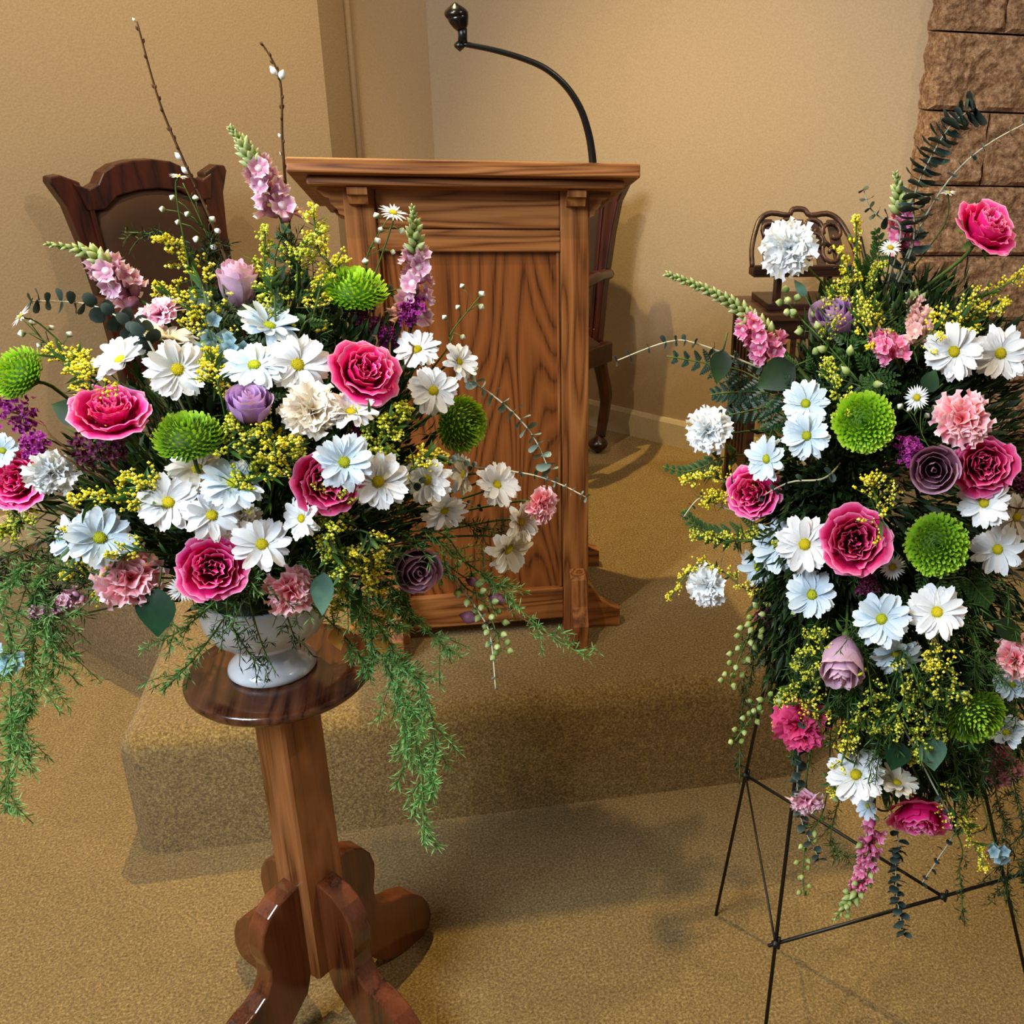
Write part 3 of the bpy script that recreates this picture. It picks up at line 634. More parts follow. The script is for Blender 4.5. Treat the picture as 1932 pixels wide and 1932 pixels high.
def mum_mesh(mat,seed):
    b=MB();rr=random.Random(seed);n=250
    for i in range(n):
        q=(i+.5)/n;a=i*2.39996;el=PI/2-(PI*.60)*q**.62
        d=Vector((math.cos(a)*math.cos(el),math.sin(a)*math.cos(el),math.sin(el)*.72+.0))
        p=d*.36;tilt=Vector((0,0,1))*(.55 if q>.35 else -.0)+Vector((-d.x,-d.y,0))*(.5 if q<.4 else .1)
        s=d.cross(Vector((0,0,1)));s=s.normalized() if s.length>.05 else Vector((1,0,0))
        q1=p+d*rr.uniform(.06,.10)+s*rr.uniform(-.012,.012);q2=q1+(d*.6+tilt).normalized()*rr.uniform(.04,.095)+s*rr.uniform(-.03,.03);w=.021
        b.add([p-s*w,p+s*w,q1-s*w*1.2,q1+s*w*1.2,q2-s*w*.9,q2+s*w*.9],[(0,1,3,2),(2,3,5,4)],[0,0,.55,.55,1,1])
    b.ell((0,0,-.02),(0,0,1),.35,.56,18,9,.0,.05)
    return b.mesh('florets',mat)
MUM=mum_mesh(M_mum,3);MUMD=mum_mesh(M_mumd,4)
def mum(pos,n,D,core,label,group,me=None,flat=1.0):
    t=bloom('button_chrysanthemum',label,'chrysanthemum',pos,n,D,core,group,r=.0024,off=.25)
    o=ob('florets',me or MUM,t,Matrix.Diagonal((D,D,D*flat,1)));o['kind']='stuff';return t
# ---------- stalks: local mesh space is world minus the first point
def wpath(t0,pts): return [p-t0 for p in pts]
def floret_mesh(mat,seed):
    b=MB();rr=random.Random(seed)
    b.lathe([(.06,0),(.16,.08),(.20,.30),(.17,.52)],8)
    for k in range(5):
        a=2*PI*k/5+rr.uniform(-.2,.2);up=k in(0,1)
        d=Vector((math.cos(a),math.sin(a),1.3 if up else .45)).normalized()
        sd=rr.uniform(0,9);s=Vector((-math.sin(a),math.cos(a),0))
        b.grid(lambda u,v:Vector((math.cos(a)*.12,math.sin(a)*.12,.48))+d*(.40*v*(1-.15*u*u))+s*(u*(.15+.13*v))+Vector((0,0,.11*math.sin(u*5+sd)*v)),5,3,lambda u,v:.45+.55*v)
    return b.mesh('floret',mat)
FLO={m.name:[floret_mesh(m,i) for i in range(2)] for m in(M_snap,M_snapp,M_snapb)}
b=MB();b.ell((0,0,.5),(0,0,1),.26,1.0,8,6,0,.9,.35);BUD=b.mesh('bud',M_bud)
def orient(d,roll=0):
    z=Vector(d).normalized();x=z.orthogonal().normalized();return Matrix((x,z.cross(x),z)).transposed()@Matrix.Rotation(roll,3,'Z')
def spike(name,label,group,pts,mat,fl=(.35,.75),nb=26,bs=.010,fs=.030,cat='snapdragon',lean=.9,stemr=.0022,bmat=None):
    """stalk with buds towards its tip and open florets below; pts run base -> tip"""
    o0=pts[0];t=thing(name,label,cat,o0,None,group);P=spl(wpath(o0,pts),6)
    b=MB();b.tube(P,[stemr*(1.2-.8*i/(len(P)-1)) for i in range(len(P))],6);b.build('stem',M_stem,t)
    def at(q):
        x=q*(len(P)-1);i=min(int(x),len(P)-2);return P[i].lerp(P[i+1],x-i),(P[i+1]-P[i]).normalized()
    f0,f1=fl
    nf=int((f1-f0)*34) if f1>f0 else 0
    for k in range(nf):
        q=f0+(f1-f0)*k/max(nf,1);p,d=at(q);a=k*2.3;s=d.orthogonal().normalized();s=Matrix.Rotation(a,3,d)@s
        dd=(d*.55+s).normalized();sz=fs*(1.1-.35*k/max(nf,1))*rnd(.85,1.1)
        M=Matrix.Translation(p)@orient(dd,rnd(0,6)).to_4x4()@Matrix.Scale(sz,4);ob('floret',FLO[mat.name][k%2],t,M)
    for k in range(nb):
        q=f1-.03+(1.02-f1)*k/nb;q=min(q,1);p,d=at(q);a=k*2.4;s=d.orthogonal().normalized();s=Matrix.Rotation(a,3,d)@s
        w=1-(k/nb);dd=(d*(1.4-.5*w)+s).normalized();sz=bs*(.45+.75*w)*rnd(.9,1.1)
        sz*=2.1*(1.35 if (stemr<.004 and w>.45) else 1.0);M=Matrix.Translation(p)@orient(dd).to_4x4()@Matrix.Diagonal((sz,sz,sz*.85,1));ob('bud',BUD,t,M)
    return t
def gold(label,pts,size=.045,dens=1.0,mat=None,lime=False,group=None,name='goldenrod'):
    mat=mat or (M_goldd if lime else M_gold);o0=pts[0];t=thing(name,label,'goldenrod',o0,None,group);P=spl(wpath(o0,pts),5)
    s_=MB();bl=MB();lf=MB();s_.tube(P,.0013,5);m=len(P)-1;nb=int(20*dens)
    for k in range(nb):
        q=.30+.70*k/nb;x=q*m;i=min(int(x),m-1);p=P[i].lerp(P[i+1],x-i);d=(P[i+1]-P[i]).normalized()
        s=Matrix.Rotation(rnd(0,6.28),3,d)@d.orthogonal().normalized();L=size*(1.15-q)*rnd(.6,1.1)+.004
        e=p+(d*.8+s).normalized()*L;mid=p.lerp(e,.5)+s*L*.12;s_.tube([p,mid,e],.0006,4)
        for j in range(int(5+9*rnd(.5,1))):
            v=rnd(.25,1.05);c=p.lerp(e,v)+Vector((rnd(-1,1),rnd(-1,1),rnd(-.6,1)))*.0045;bl.oct(c,rnd(.0014,.0028),t=rnd(0,1))
    for k in range(12):
        bl.oct(P[-1]+Vector((rnd(-1,1),rnd(-1,1),rnd(-1,1)))*.004,rnd(.0015,.0026),t=rnd(.3,1))
    for k in range(int(26*dens)):
        q=rnd(.02,.85);x=q*m;i=min(int(x),m-1);p=P[i].lerp(P[i+1],x-i);d=(P[i+1]-P[i]).normalized();s=Matrix.Rotation(rnd(0,6.28),3,d)@d.orthogonal().normalized()
        lf.leaf(p,d*.8+s,d,rnd(.016,.034),rnd(.003,.006),.25)
    s_.build('stem',M_stem,t);lf.build('leaves',M_leaf,t,kind='stuff');bl.build('blossoms',mat,t,False,'stuff');return t
def statice(label,pts,size=.03,dark=False,group=None,cat='statice'):
    mat=M_statd if dark else M_stat;o0=pts[0];t=thing('statice',label,cat,o0,None,group);P=spl(wpath(o0,pts),4)
    s_=MB();bl=MB();s_.tube(P,.0013,5);c0=P[-1]
    for k in range(16):
        v=Vector((rnd(-1,1),rnd(-1,1),rnd(-1,1))).normalized()*size*rnd(.5,1)*.6;e=c0+v;s_.tube([P[-2],e],.0005,3)
        for j in range(7):
            c=e+Vector((rnd(-1,1),rnd(-1,1),rnd(-1,1)))*size*.22;d=Vector((rnd(-1,1),rnd(-1,1),rnd(-1,1)))-FW*.8
            M=orient(d)
            for q in range(4):
                a=q*PI/2;dd=M@Vector((math.cos(a),math.sin(a),.7));bl.leaf(c,dd,M@Vector((0,0,1)),.0052,.0040,.1,seg=2)
    s_.build('stem',M_twig,t);bl.build('blossoms',mat,t,True,'stuff');return t
def rleaf(mat,rd=1.0,seed=0):
    b=MB();n=10;V=[(0,0,0)];T=[0]
    for k in range(n):
        a=2*PI*k/n;V.append((.5+.5*math.cos(a),.5*math.sin(a)*rd,.06*math.cos(2*a)));T.append(.6+.4*math.cos(a))
    V[0]=(.5,0,-.06);T[0]=.5
    b.add(V,[(0,1+k,1+(k+1)%n) for k in range(n)],T);return b.mesh('leaf',mat)
RL={m.name:[rleaf(m,1.0),rleaf(m,.8)] for m in(M_euc,M_eucd)}
def eucalyptus(label,pts,n=18,ls=.018,mat=None,group=None,stemm=None,taper=.5,edge=.0,flat=False):
    mat=mat or M_euc;o0=pts[0];t=thing('eucalyptus_branch',label,'eucalyptus',o0,None,group);P=spl(wpath(o0,pts),6);m=len(P)-1
    b=MB();b.tube(P,[.0017-.0009*i/m for i in range(m+1)],5);b.build('stem',stemm or M_stemp,t)
    for k in range(n):
        q=.12+.88*k/(n-1);x=q*m;i=min(int(x),m-1);p=P[i].lerp(P[i+1],x-i);d=(P[i+1]-P[i]).normalized()
        s=Matrix.Rotation(k*1.57+rnd(-.25,.25),3,d)@d.orthogonal().normalized()
        for sg in(1,-1):
            L=ls*(1-taper*q)*rnd(.85,1.1);x_=(s*sg+d*rnd(.1,.5)).normalized();z_=(d-x_*d.dot(x_)).normalized()
            M=Matrix((x_,z_.cross(x_),z_)).transposed()@Matrix.Rotation(rnd(-.4,.4),3,'X')
            ob('leaf',RL[mat.name][k%2],t,Matrix.Translation(p)@M.to_4x4()@Matrix.Scale(L,4))
    return t
def needles(label,pts,spread=.03,n=260,L=.011,group=None,name='asparagus_fern',mat=None,br=9,cat='fern',w=.0009):
    o0=pts[0];t=thing(name,label,cat,o0,None,group);P=spl(wpath(o0,pts),6);m=len(P)-1
    s_=MB();nd=MB();s_.tube(P,.0011,4)
    brs=[(P[i],P[i+1]) for i in range(m)]
    for k in range(br):
        q=.08+.9*k/br;x=q*m;i=min(int(x),m-1);p=P[i].lerp(P[i+1],x-i);d=(P[i+1]-P[i]).normalized();s=Matrix.Rotation(rnd(0,6.28),3,d)@d.orthogonal().normalized()
        e=p+(d*.9+s*.9).normalized()*spread*rnd(.6,1.6)*(1.15-.45*q)+Vector((0,0,-.006));mid=p.lerp(e,.5)+Vector((0,0,.003));s_.tube([p,mid,e],.0006,3);brs+=[(p,mid),(mid,e)]*2
    for k in range(int(n*1.25)):
        p,e=R_.choice(brs);v=rnd(0,1);c=p.lerp(e,v);d=(e-p).normalized() if (e-p).length>1e-6 else Vector((0,0,1))
        x=Vector((rnd(-1,1),rnd(-1,1),rnd(-1,1))).normalized();dd=(d*.6+x).normalized();s=dd.cross(Vector((rnd(-1,1),rnd(-1,1),rnd(-1,1)))).normalized()*w;l=L*rnd(.7,1.5)
        nd.add([c-s*.5,c+dd*l*.5+s,c+dd*l,c+dd*l*.5-s],[(0,1,2,3)],[0,.5,1,.5])
    s_.build('stem',M_stem,t);nd.build('needles',mat or M_need,t,False,'stuff');return t
def frond(label,pts,W=.05,n=16,group=None,mat=None,nrm=None):
    """leather-leaf fern: toothed side leaflets, largest near the base"""
    mat=mat or M_leafd;o0=pts[0];t=thing('fern_frond',label,'fern',o0,None,group);P=spl(wpath(o0,pts),5);m=len(P)-1
    b=MB();b.tube(P,.0012,5);b.build('stem',M_stem,t);N=nrm or -FW
    for k in range(n):
        q=.10+.88*k/n;x=q*m;i=min(int(x),m-1);p=P[i].lerp(P[i+1],x-i);d=(P[i+1]-P[i]).normalized();s=d.cross(N).normalized()
        for sg in(1,-1):
            L=W*(1.05-q)*rnd(.9,1.1)+.004;dd=(s*sg+d*.75).normalized();lf=MB();lf.tube([p,p+dd*L],.0005,3)
            for j in range(5):
                v=.15+.8*j/5;c=p+dd*L*v;e=dd.cross(N).normalized()
                for s2 in(1,-1): lf.leaf(c,e*s2+dd*.8,N,L*.30*(1.1-v)+.002,.0042,.15,seg=2)
            lf.leaf(p+dd*L*.85,dd,N,L*.25,.004,.1,seg=2)
            lf.build('leaflet',mat,t)
    return t
def buds(label,pts,br,bs=.0042,group=None,mat=None,stem=None,cat='aster',leafn=10,name='aster_bud_spray'):
    """thin stalk whose side stalks each end in one small bud; br: list of world bud positions"""
    o0=pts[0];t=thing(name,label,cat,o0,None,group);P=spl(wpath(o0,pts),5);m=len(P)-1
    s_=MB();s_.tube(P,[.0013-.0006*i/m for i in range(m+1)],5);lf=MB()
    bm_=BUDW
    for e in br:
        e=e-o0;i=min(range(m+1),key=lambda i:(P[i]-e).length+(.02 if i>m-2 else 0));i=max(0,i-3);mid=P[i].lerp(e,.55)+(P[min(i+1,m)]-P[i]).normalized()*.008
        s_.tube([P[i],mid,e],.0006,4);d=(e-mid).normalized()
        ob('bud',bm_,t,Matrix.Translation(e)@orient(d).to_4x4()@Matrix.Scale(bs*rnd(.85,1.2),4))
    for k in range(leafn):
        i=R_.randrange(m);d=(P[i+1]-P[i]).normalized();s=Matrix.Rotation(rnd(0,6.28),3,d)@d.orthogonal().normalized();lf.leaf(P[i],d+s,d,rnd(.008,.018),.0028,.2,seg=2)
    s_.build('stem',stem or M_stem,t)
    if leafn: lf.build('leaves',M_leaf,t,kind='stuff')
    return t
b=MB();b.ell((0,0,.2),(0,0,1),1.0,2.0,8,6);BUDW=b.mesh('bud',M_budw)
b=MB();b.ell((0,0,.6),(0,0,1),.62,1.9,8,6,.55,1);CATK=b.mesh('catkin',M_budw)
def willow(label,pts,cat_q,n=14,group=None):
    o0=pts[0];t=thing('pussy_willow_branch',label,'willow branch',o0,None,group);P=spl(wpath(o0,pts),6);m=len(P)-1
    b=MB();b.tube(P,[.0024-.0013*i/m for i in range(m+1)],6)
    for k in range(n):
        q=.25+.75*k/n;i=min(int(q*m),m-1);d=(P[i+1]-P[i]).normalized();s=Matrix.Rotation(k*2.5,3,d)@d.orthogonal().normalized();b.ell(P[i]+s*.0018+d*.002,d+s*.4,.0016,.007,5,4)
    b.build('stem',M_twig,t)
    for q,s0 in cat_q:
        x=q*m;i=min(int(x),m-1);p=P[i].lerp(P[i+1],x-i);d=(P[i+1]-P[i]).normalized();s=Matrix.Rotation(rnd(0,6.28),3,d)@d.orthogonal().normalized()
        s=RT*(1 if R_.random()>.5 else -1)
        ob('catkin',CATK,t,Matrix.Translation(p+s*.002)@orient(d+s*.55).to_4x4()@Matrix.Scale(s0*1.25,4))
    return t
def stock(label,pts,n=34,bs=.0075,mat=None,group=None,spread=.014,name='bud_trail',cat='bud stalk'):
    """trailing stalk set with small round fleshy buds"""
    o0=pts[0];t=thing(name,label,cat,o0,None,group);P=spl(wpath(o0,pts),6);m=len(P)-1
    s_=MB();s_.tube(P,.0012,5)
    for k in range(n):
        q=.15+.85*k/n;x=q*m;i=min(int(x),m-1);p=P[i].lerp(P[i+1],x-i);d=(P[i+1]-P[i]).normalized();s=Matrix.Rotation(k*2.4,3,d)@d.orthogonal().normalized()
        e=p+(d*.7+s).normalized()*spread*(1.1-.6*q);s_.tube([p,e],.0005,3)
        ob('bud',BUD,t,Matrix.Translation(e)@orient(d*.5+s).to_4x4()@Matrix.Diagonal((bs*3.1,bs*3.1,bs*2.0*(1.1-.4*q),1)))
    s_.build('stem',M_stem,t);return t
def bigleaf(label,p,d,n,L,W,mat,group=None):
    t=thing('large_leaf',label,'leaf',p,None,group);b=MB()
    b.leaf((0,0,0),d,n,L,W,.15,seg=8,fold=.22,shape=.72);b.build('blade',mat,t)
    b=MB();b.tube([(0,0,0),-Vector(d).normalized()*.03+Vector((0,0,-.004))],.0012,5);b.build('leaf_stalk',M_stem,t);return t
# ---------- the two arrangements as rounded masses; a pixel of the photograph meets their front surface
class Mass:
    def __init__(s,els): s.e=[(Vector(c),Vector(a)) for c,a in els]   # axes along RT, world up, depth
    def at(s,px,py,push=0.0):
        d=ray(px,py).normalized();best=None
        for c,a in s.e:
            ux=Vector((RT.x,RT.y,0)).normalized();uz=Vector((0,0,1));uy=uz.cross(ux)
            o=CAM-c;O=Vector((o.dot(ux)/a.x,o.dot(uy)/a.y,o.dot(uz)/a.z));D=Vector((d.dot(ux)/a.x,d.dot(uy)/a.y,d.dot(uz)/a.z))
            A=D.dot(D);B=O.dot(D);Cc=O.dot(O)-1;q=B*B-A*Cc
            hit=q>=0;tt=(-B-math.sqrt(q))/A if hit else -B/A
            p=CAM+d*tt;h=O+D*tt;n=(ux*(h.x/a.x)+uy*(h.y/a.y)+uz*(h.z/a.z)).normalized()
            key=(0,tt) if hit else (1,h.length)
            if best is None or key<best[0]: best=(key,p,n)
        _,p,n=best;return p+d*push,n
def nface(p,n,fx,fy):
    if fx is None:
        v=(CAM-p).normalized();return (n*.45+v*.75).normalized()
    v=(CAM-p).normalized()
    return (v+RT*fx+DN*fy).normalized()
# ================================================================ THE PEDESTAL ARRANGEMENT (left) AND THE EASEL SPRAY (right)
ML=Mass([(atY(480,880,1.37),(.285,.20,.225))])
MR=Mass([(atY(1690,890,1.28),(.215,.15,.25)),(atY(1690,1270,1.20),(.20,.13,.25))])
CL=Vector((VX,VY,TZ+.15)); 
def coreR(p): return Vector((.62,1.36,max(.75,min(1.22,p.z*.6+.42))))
def coreL(p): return CL+Vector((rnd(-.02,.02),rnd(-.02,.02),rnd(-.015,.015)))
GL='flowers of the pedestal arrangement';GR='flowers of the easel spray'
def place(S,px,py,d,fx,fy,push=0.0):
    M=ML if S=='L' else MR;p,n=M.at(px,py,push);D=d*dep(p)/F
    return p,nface(p,n,fx,fy),D,(coreL(p) if S=='L' else coreR(p))
def G(S,k): return '%s in the %s'%(k,'pedestal arrangement' if S=='L' else 'easel spray')
DA=[ # side, px, py, size, facing x, facing y, push back, petal key, label
('L',335,697,112,0,.05,0,'w','large white daisy facing front above the bright lime button bloom at left'),
('L',228,680,108,-.7,-.8,0,'w','white daisy turned up and left above the leftmost big hot pink rose'),
('L',315,640,118,.1,-2.6,.03,'c','greyish white daisy seen edge-on just under the pale pink carnation'),
('L',508,616,112,.25,-1.35,.02,'b','bluish white daisy tilted upward, topmost of the cluster under the mauve rose bud'),
('L',480,690,116,-.15,-.75,0,'b','white daisy leaning up beside the small blue petals'),
('L',562,688,116,.05,-.05,0,'w','white daisy facing front, right-hand one of the cluster below the blue leaf'),
('L',787,660,88,-.2,-.7,0,'w','white daisy with turned-up petals right of the upper hot pink rose'),
('L',865,683,78,1.1,-.55,0,'w','small white daisy turned right against the lectern panel'),
('L',818,737,92,0,0,0,'w','white daisy facing front above the olive button bloom at the lectern panel'),
('L',662,778,100,.05,-1.1,0,'w','white daisy seen low from the side right of the cream carnation'),
('L',650,872,108,0,0,-.02,'b','white daisy lying over the upper part of the tall crimson-pink rose'),
('L',714,908,112,.05,.05,-.01,'w','white daisy facing front right of the tall crimson-pink rose'),
('L',806,905,92,-.25,.1,0,'w','white daisy with small eucalyptus leaves across its lower petals'),
('L',876,895,84,-1.7,-.1,.02,'c','cream white daisy seen from the back against the lower lectern panel'),
('L',937,915,88,.75,-.35,0,'w','white daisy turned right beside the peach pink carnation bud'),
('L',838,962,84,.45,.9,-.01,'w','white daisy with petals hanging down over dark greenery'),
('L',982,985,84,1.7,.1,0,'c','white daisy seen from the side just below the peach pink carnation bud'),
('L',958,1035,104,1.35,.8,0,'c','cream white daisy drooping sideways, rightmost of the pedestal arrangement'),
('L',318,948,108,-.2,-.02,0,'w','white daisy facing front in the lower left centre of the pedestal arrangement'),
('L',440,912,116,.15,-.75,0,'b','bluish white daisy tilted back below the middle lime button bloom'),
('L',372,885,104,0,-.5,.035,'c','shaded white daisy half under the middle lime button bloom'),
('L',400,972,98,0,0,0,'w','white daisy just above the front hot pink rose'),
('L',494,1027,108,0,0,0,'w','white daisy right of the front hot pink rose'),
('L',570,978,86,-.8,.0,0,'w','small white daisy turned left below the tall crimson-pink rose'),
('L',188,1015,114,.1,-.15,0,'b','bluish white daisy at lower left touching yellow goldenrod'),
('L',140,1015,92,-.6,-.2,.03,'b','bluish white daisy tucked behind another at the lower left edge'),
('L',6,850,62,-.5,0,0,'b','white daisy cut by the left edge of the photograph'),
('R',1800,663,108,-.05,0,0,'w','white daisy facing front, left one of the pair under yellow goldenrod'),
('R',1888,667,106,.1,.05,.01,'w','white daisy facing front, right one of the pair at the right edge'),
('R',1520,762,92,-.05,-.3,0,'b','bluish white daisy, upper one of the stacked pair left of the lime bloom'),
('R',1522,822,92,-.1,0,-.01,'b','bluish white daisy, lower one of the stacked pair left of the lime bloom'),
('R',1447,866,88,-.8,-.1,0,'b','folded white daisy above the hot pink rose at the left side of the spray'),
('R',1470,1030,108,-.2,-.1,.02,'b','bluish daisy, middle one of three left of the big magenta rose'),
('R',1518,1027,112,0,0,0,'w','white daisy facing front touching the big magenta rose'),
('R',1430,1070,84,-1.2,.4,.03,'b','bluish daisy turned away, leftmost of three left of the big magenta rose'),
('R',1532,1122,98,0,0,0,'b','bluish white daisy alone below the row left of the magenta rose'),
('R',1663,1168,108,-.05,.0,0,'b','bluish white daisy, left one of the lower pair'),
('R',1690,1232,96,.2,.9,.03,'b','bluish daisy drooping underneath another in the lower middle of the spray'),
('R',1768,1155,108,0,0,0,'w','white daisy facing front, right one of the lower pair'),
('R',1857,948,100,-.1,-.1,0,'w','white daisy below the raspberry rose near the right edge'),
('R',1918,975,90,.5,.2,.03,'c','pale pinkish daisy cut by the right edge of the photograph'),
('R',1882,1036,98,.1,.2,0,'w','white daisy with loose petals right of the lower lime bloom'),
('R',1615,1462,108,-.1,-.45,0,'w','white daisy hanging low, above the drooping magenta rose'),
('R',1692,1478,88,.9,-1.6,.01,'c','white daisy seen from behind above the drooping magenta rose'),
('R',1898,1384,84,-.3,-1.3,0,'b','white daisy tilted upward at the lower right edge'),
('R',1910,1290,76,-.3,.7,.02,'b','white daisy hanging under the pink and white carnation at the right edge'),
('R',1638,1520,56,-1.6,.2,0,'b','small white daisy edge-on between the low daisies and the magenta rose'),
]
for S,x,y,d,fx,fy,ps_,k,lab in DA:
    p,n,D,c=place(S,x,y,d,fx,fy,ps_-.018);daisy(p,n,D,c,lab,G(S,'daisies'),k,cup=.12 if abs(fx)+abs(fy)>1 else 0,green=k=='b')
for S,x,y,d,fx,fy,lab in [
('L',343,1112,54,0,0,'tiny white aster with fine petals left under the front hot pink rose'),
('L',40,597,52,-1.3,-.8,'tiny white aster seen edge-on at the far left above the lime bloom'),
('L',337,333,36,0,-2.2,'tiny white aster at the top of the bud stalk in front of the armchair'),
('L',742,402,58,.3,-1.3,'tiny white aster on the bud stalk in front of the lectern'),
('R',1730,750,52,0,0,'tiny white aster with fine petals above the lavender rose'),
('R',1684,1070,54,0,0,'tiny white aster between the magenta rose and the lower lime bloom'),
('R',1680,468,46,.1,-.9,'tiny white aster near the top of the easel spray under pink florets'),
('R',1789,364,34,.2,-1.8,'tiny white aster above the topmost hot pink rose'),
]:
    p,n,D,c=place(S,x,y,d,fx,fy,-.01);aster(p,n,D,c,lab,G(S,'small asters'))
for S,x,y,d,fx,fy,ps_,mat,kind,tall,lab in [
('L',207,775,152,-.15,-.95,-.01,M_rose,'open',1,'big hot pink ruffled rose at the upper left of the pedestal arrangement'),
('L',690,700,140,.35,-.50,-.01,M_rose,'open',1,'big hot pink ruffled rose in front of the lectern'),
('L',622,908,140,.1,.15,.0,M_roser,'open',1,'tall crimson-pink rose partly covered by white daisies'),
('L',400,1072,138,0,0,-.01,M_rose,'open',1,'hot pink ruffled rose directly above the white vase'),
('L',30,905,120,-.5,-.1,0,M_rose,'open',1,'hot pink rose cut by the left edge beside the white carnation'),
('L',449,532,72,-.1,-2.0,.0,M_lavp,'half',1.75,'pale mauve rose bud standing upright in front of the armchair'),
('L',470,762,78,-.1,-1.15,0,M_lav,'half',1.25,'lavender rose opening upward below the white daisy cluster'),
('L',785,1075,88,.35,.35,-.01,M_lavr,'half',1.1,'dusky mauve rose turned right at the lower right of the pedestal arrangement'),
('R',1862,428,142,.7,-.9,0,M_rose,'open',1.1,'topmost hot pink rose leaning right against the block wall'),
('R',1420,930,114,-.35,.05,-.01,M_rose,'open',1,'hot pink rose on the left side of the easel spray'),
('R',1612,1020,144,.0,.0,-.01,M_roser,'open',1,'big magenta rose in the middle of the easel spray'),
('R',1858,878,126,.2,.1,.0,M_roser,'open',1,'raspberry red rose right of the lavender rose'),
('R',1735,1542,136,.05,1.5,-.01,M_rose,'open',1.05,'drooping magenta rose at the bottom of the easel spray'),
('R',1576,600,86,-.25,-.85,0,M_lav,'half',1.25,'lavender rose bud near the top left of the easel spray'),
('R',1762,886,90,.0,.05,0,M_lavr,'half',1,'purple rose facing front beside the raspberry rose'),
('R',1588,1254,82,-.15,1.25,0,M_lavp,'half',1.6,'pale mauve rose bud hanging downward in the lower left of the spray'),
]:
    p,n,D,c=place(S,x,y,d,fx,fy,ps_-.02);rose(p,n,D,c,lab,G(S,'roses'),mat,kind,tall)
for S,x,y,d,fx,fy,ps_,mat,flat,lab in [
('L',588,772,120,0,-.45,0,M_carc,.8,'cream carnation in the middle of the pedestal arrangement'),
('L',97,893,88,.1,.1,0,M_carw,.9,'white carnation beside the pink rose at the left edge'),
('L',244,1094,118,.0,.1,0,M_carp,.9,'coral pink carnation left of the front hot pink rose'),
('L',548,1117,98,.1,.45,0,M_carp,.8,'pink carnation hanging over the rim of the white vase'),
('L',1026,952,76,1.5,.1,0,M_carp,1,'peach pink carnation bud farthest right in the pedestal arrangement'),
('L',300,587,92,-.7,-1.1,0,M_carl,.8,'pale pink carnation below the left mauve snapdragon'),
('L',450,985,90,0,0,.04,M_carc,.8,'cream carnation half hidden behind daisies above the vase'),
('R',1487,468,110,-.1,-.1,0,M_carw,.9,'white carnation at the top left in front of the book stand'),
('R',1332,812,96,-.5,-.1,0,M_carw,.9,'white carnation on the left side above yellow goldenrod'),
('R',1330,1108,88,-.8,.35,0,M_carw,.9,'white carnation lowest on the left side of the easel spray'),
('R',1818,790,108,.05,0,0,M_carp,.9,'pink and white carnation above the raspberry rose'),
('R',1918,1244,84,.2,.1,0,M_carp,.9,'pink and white carnation cut by the right edge'),
('R',1508,1366,104,-.1,.2,0,M_carh,.9,'hot pink carnation beside yellow goldenrod at the lower left'),
('R',1520,1516,72,-.1,1.7,0,M_carl,1,'pale pink carnation hanging upside down at the bottom left'),
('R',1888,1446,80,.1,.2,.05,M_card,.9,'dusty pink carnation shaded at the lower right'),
]:
    p,n,D,c=place(S,x,y,d,fx,fy,ps_-.02);carnation(p,n,D,c,lab,G(S,'carnations'),mat,flat)
for S,x,y,d,fx,fy,ps_,me,fl,lab in [
('L',670,550,122,.05,-1.3,0,MUM,.9,'bright lime button chrysanthemum in front of the upper lectern'),
('L',357,828,128,-.3,-1.0,0,MUMD,.95,'green button chrysanthemum in the left centre of the arrangement'),
('L',40,706,112,-1.0,-.5,0,MUM,1,'lime button chrysanthemum at the left edge'),
('L',868,800,112,1.3,.35,.02,MUMD,1,'olive green button chrysanthemum against the lectern panel'),
('R',1630,797,122,0,0,0,MUM,.8,'lime button chrysanthemum in the upper middle of the easel spray'),
('R',1768,1028,124,0,0,0,MUMD,.85,'green button chrysanthemum right of the magenta rose'),
('R',1840,1350,120,.5,.8,.01,MUMD,.9,'green button chrysanthemum hanging low at the right, partly under goldenrod'),
]:
    p,n,D,c=place(S,x,y,d,fx,fy,ps_-.02);mum(p,n,D,c,lab,G(S,'button chrysanthemums'),me,fl)
# ---- stalks drawn by pixel points at the depth of the mass (dz: nudge along the view)
def W(S,pts,dz=0.0,root=True):
    M=ML if S=='L' else MR;out=[M.at(q[0],q[1],dz+(q[2] if len(q)>2 else 0))[0] for q in pts]
    if root:
        c=coreL(out[0]) if S=='L' else coreR(out[0]);out=[c.lerp(out[0],.25)]+out
    return out
spike('snapdragon','tall mauve snapdragon with a green bud tip beside the willow twigs',G('L','snapdragons'),W('L',[(560,560,.06),(535,430,.03),(505,350,.02),(470,290,.02),(434,240,.02)],root=False),M_snap,(.28,.66),40,.0075,.034)
spike('snapdragon','mauve snapdragon leaning left with a pale green bud tip',G('L','snapdragons'),W('L',[(330,600,.05),(255,560,.02),(215,520,.01),(170,478,.01),(85,460,.01)],root=False),M_snap,(.22,.62),30,.0075,.034)
spike('snapdragon','mauve snapdragon standing in front of the lectern panel',G('L','snapdragons'),W('L',[(770,640,.05),(785,570,.02),(785,490,.02),(782,430,.02),(778,388,.02)],root=False),M_snap,(.12,.55),26,.0075,.034)
spike('snapdragon','small mauve florets on a stalk at the lower left over hanging fern',G('L','snapdragons'),W('L',[(250,1100,.03),(150,1125,0),(110,1145,0),(62,1158,0)],root=False),M_snap,(.3,1.0),4,.004,.018,stemr=.0014)
spike('snapdragon','large green snapdragon spike leaning left with few pink florets',G('R','snapdragons'),W('R',[(1560,760,.06),(1500,690,.02),(1430,610,.01),(1350,555,.01),(1256,516,.01)],root=False),M_snapp,(.37,.43),74,.0105,.026,stemr=.0044)
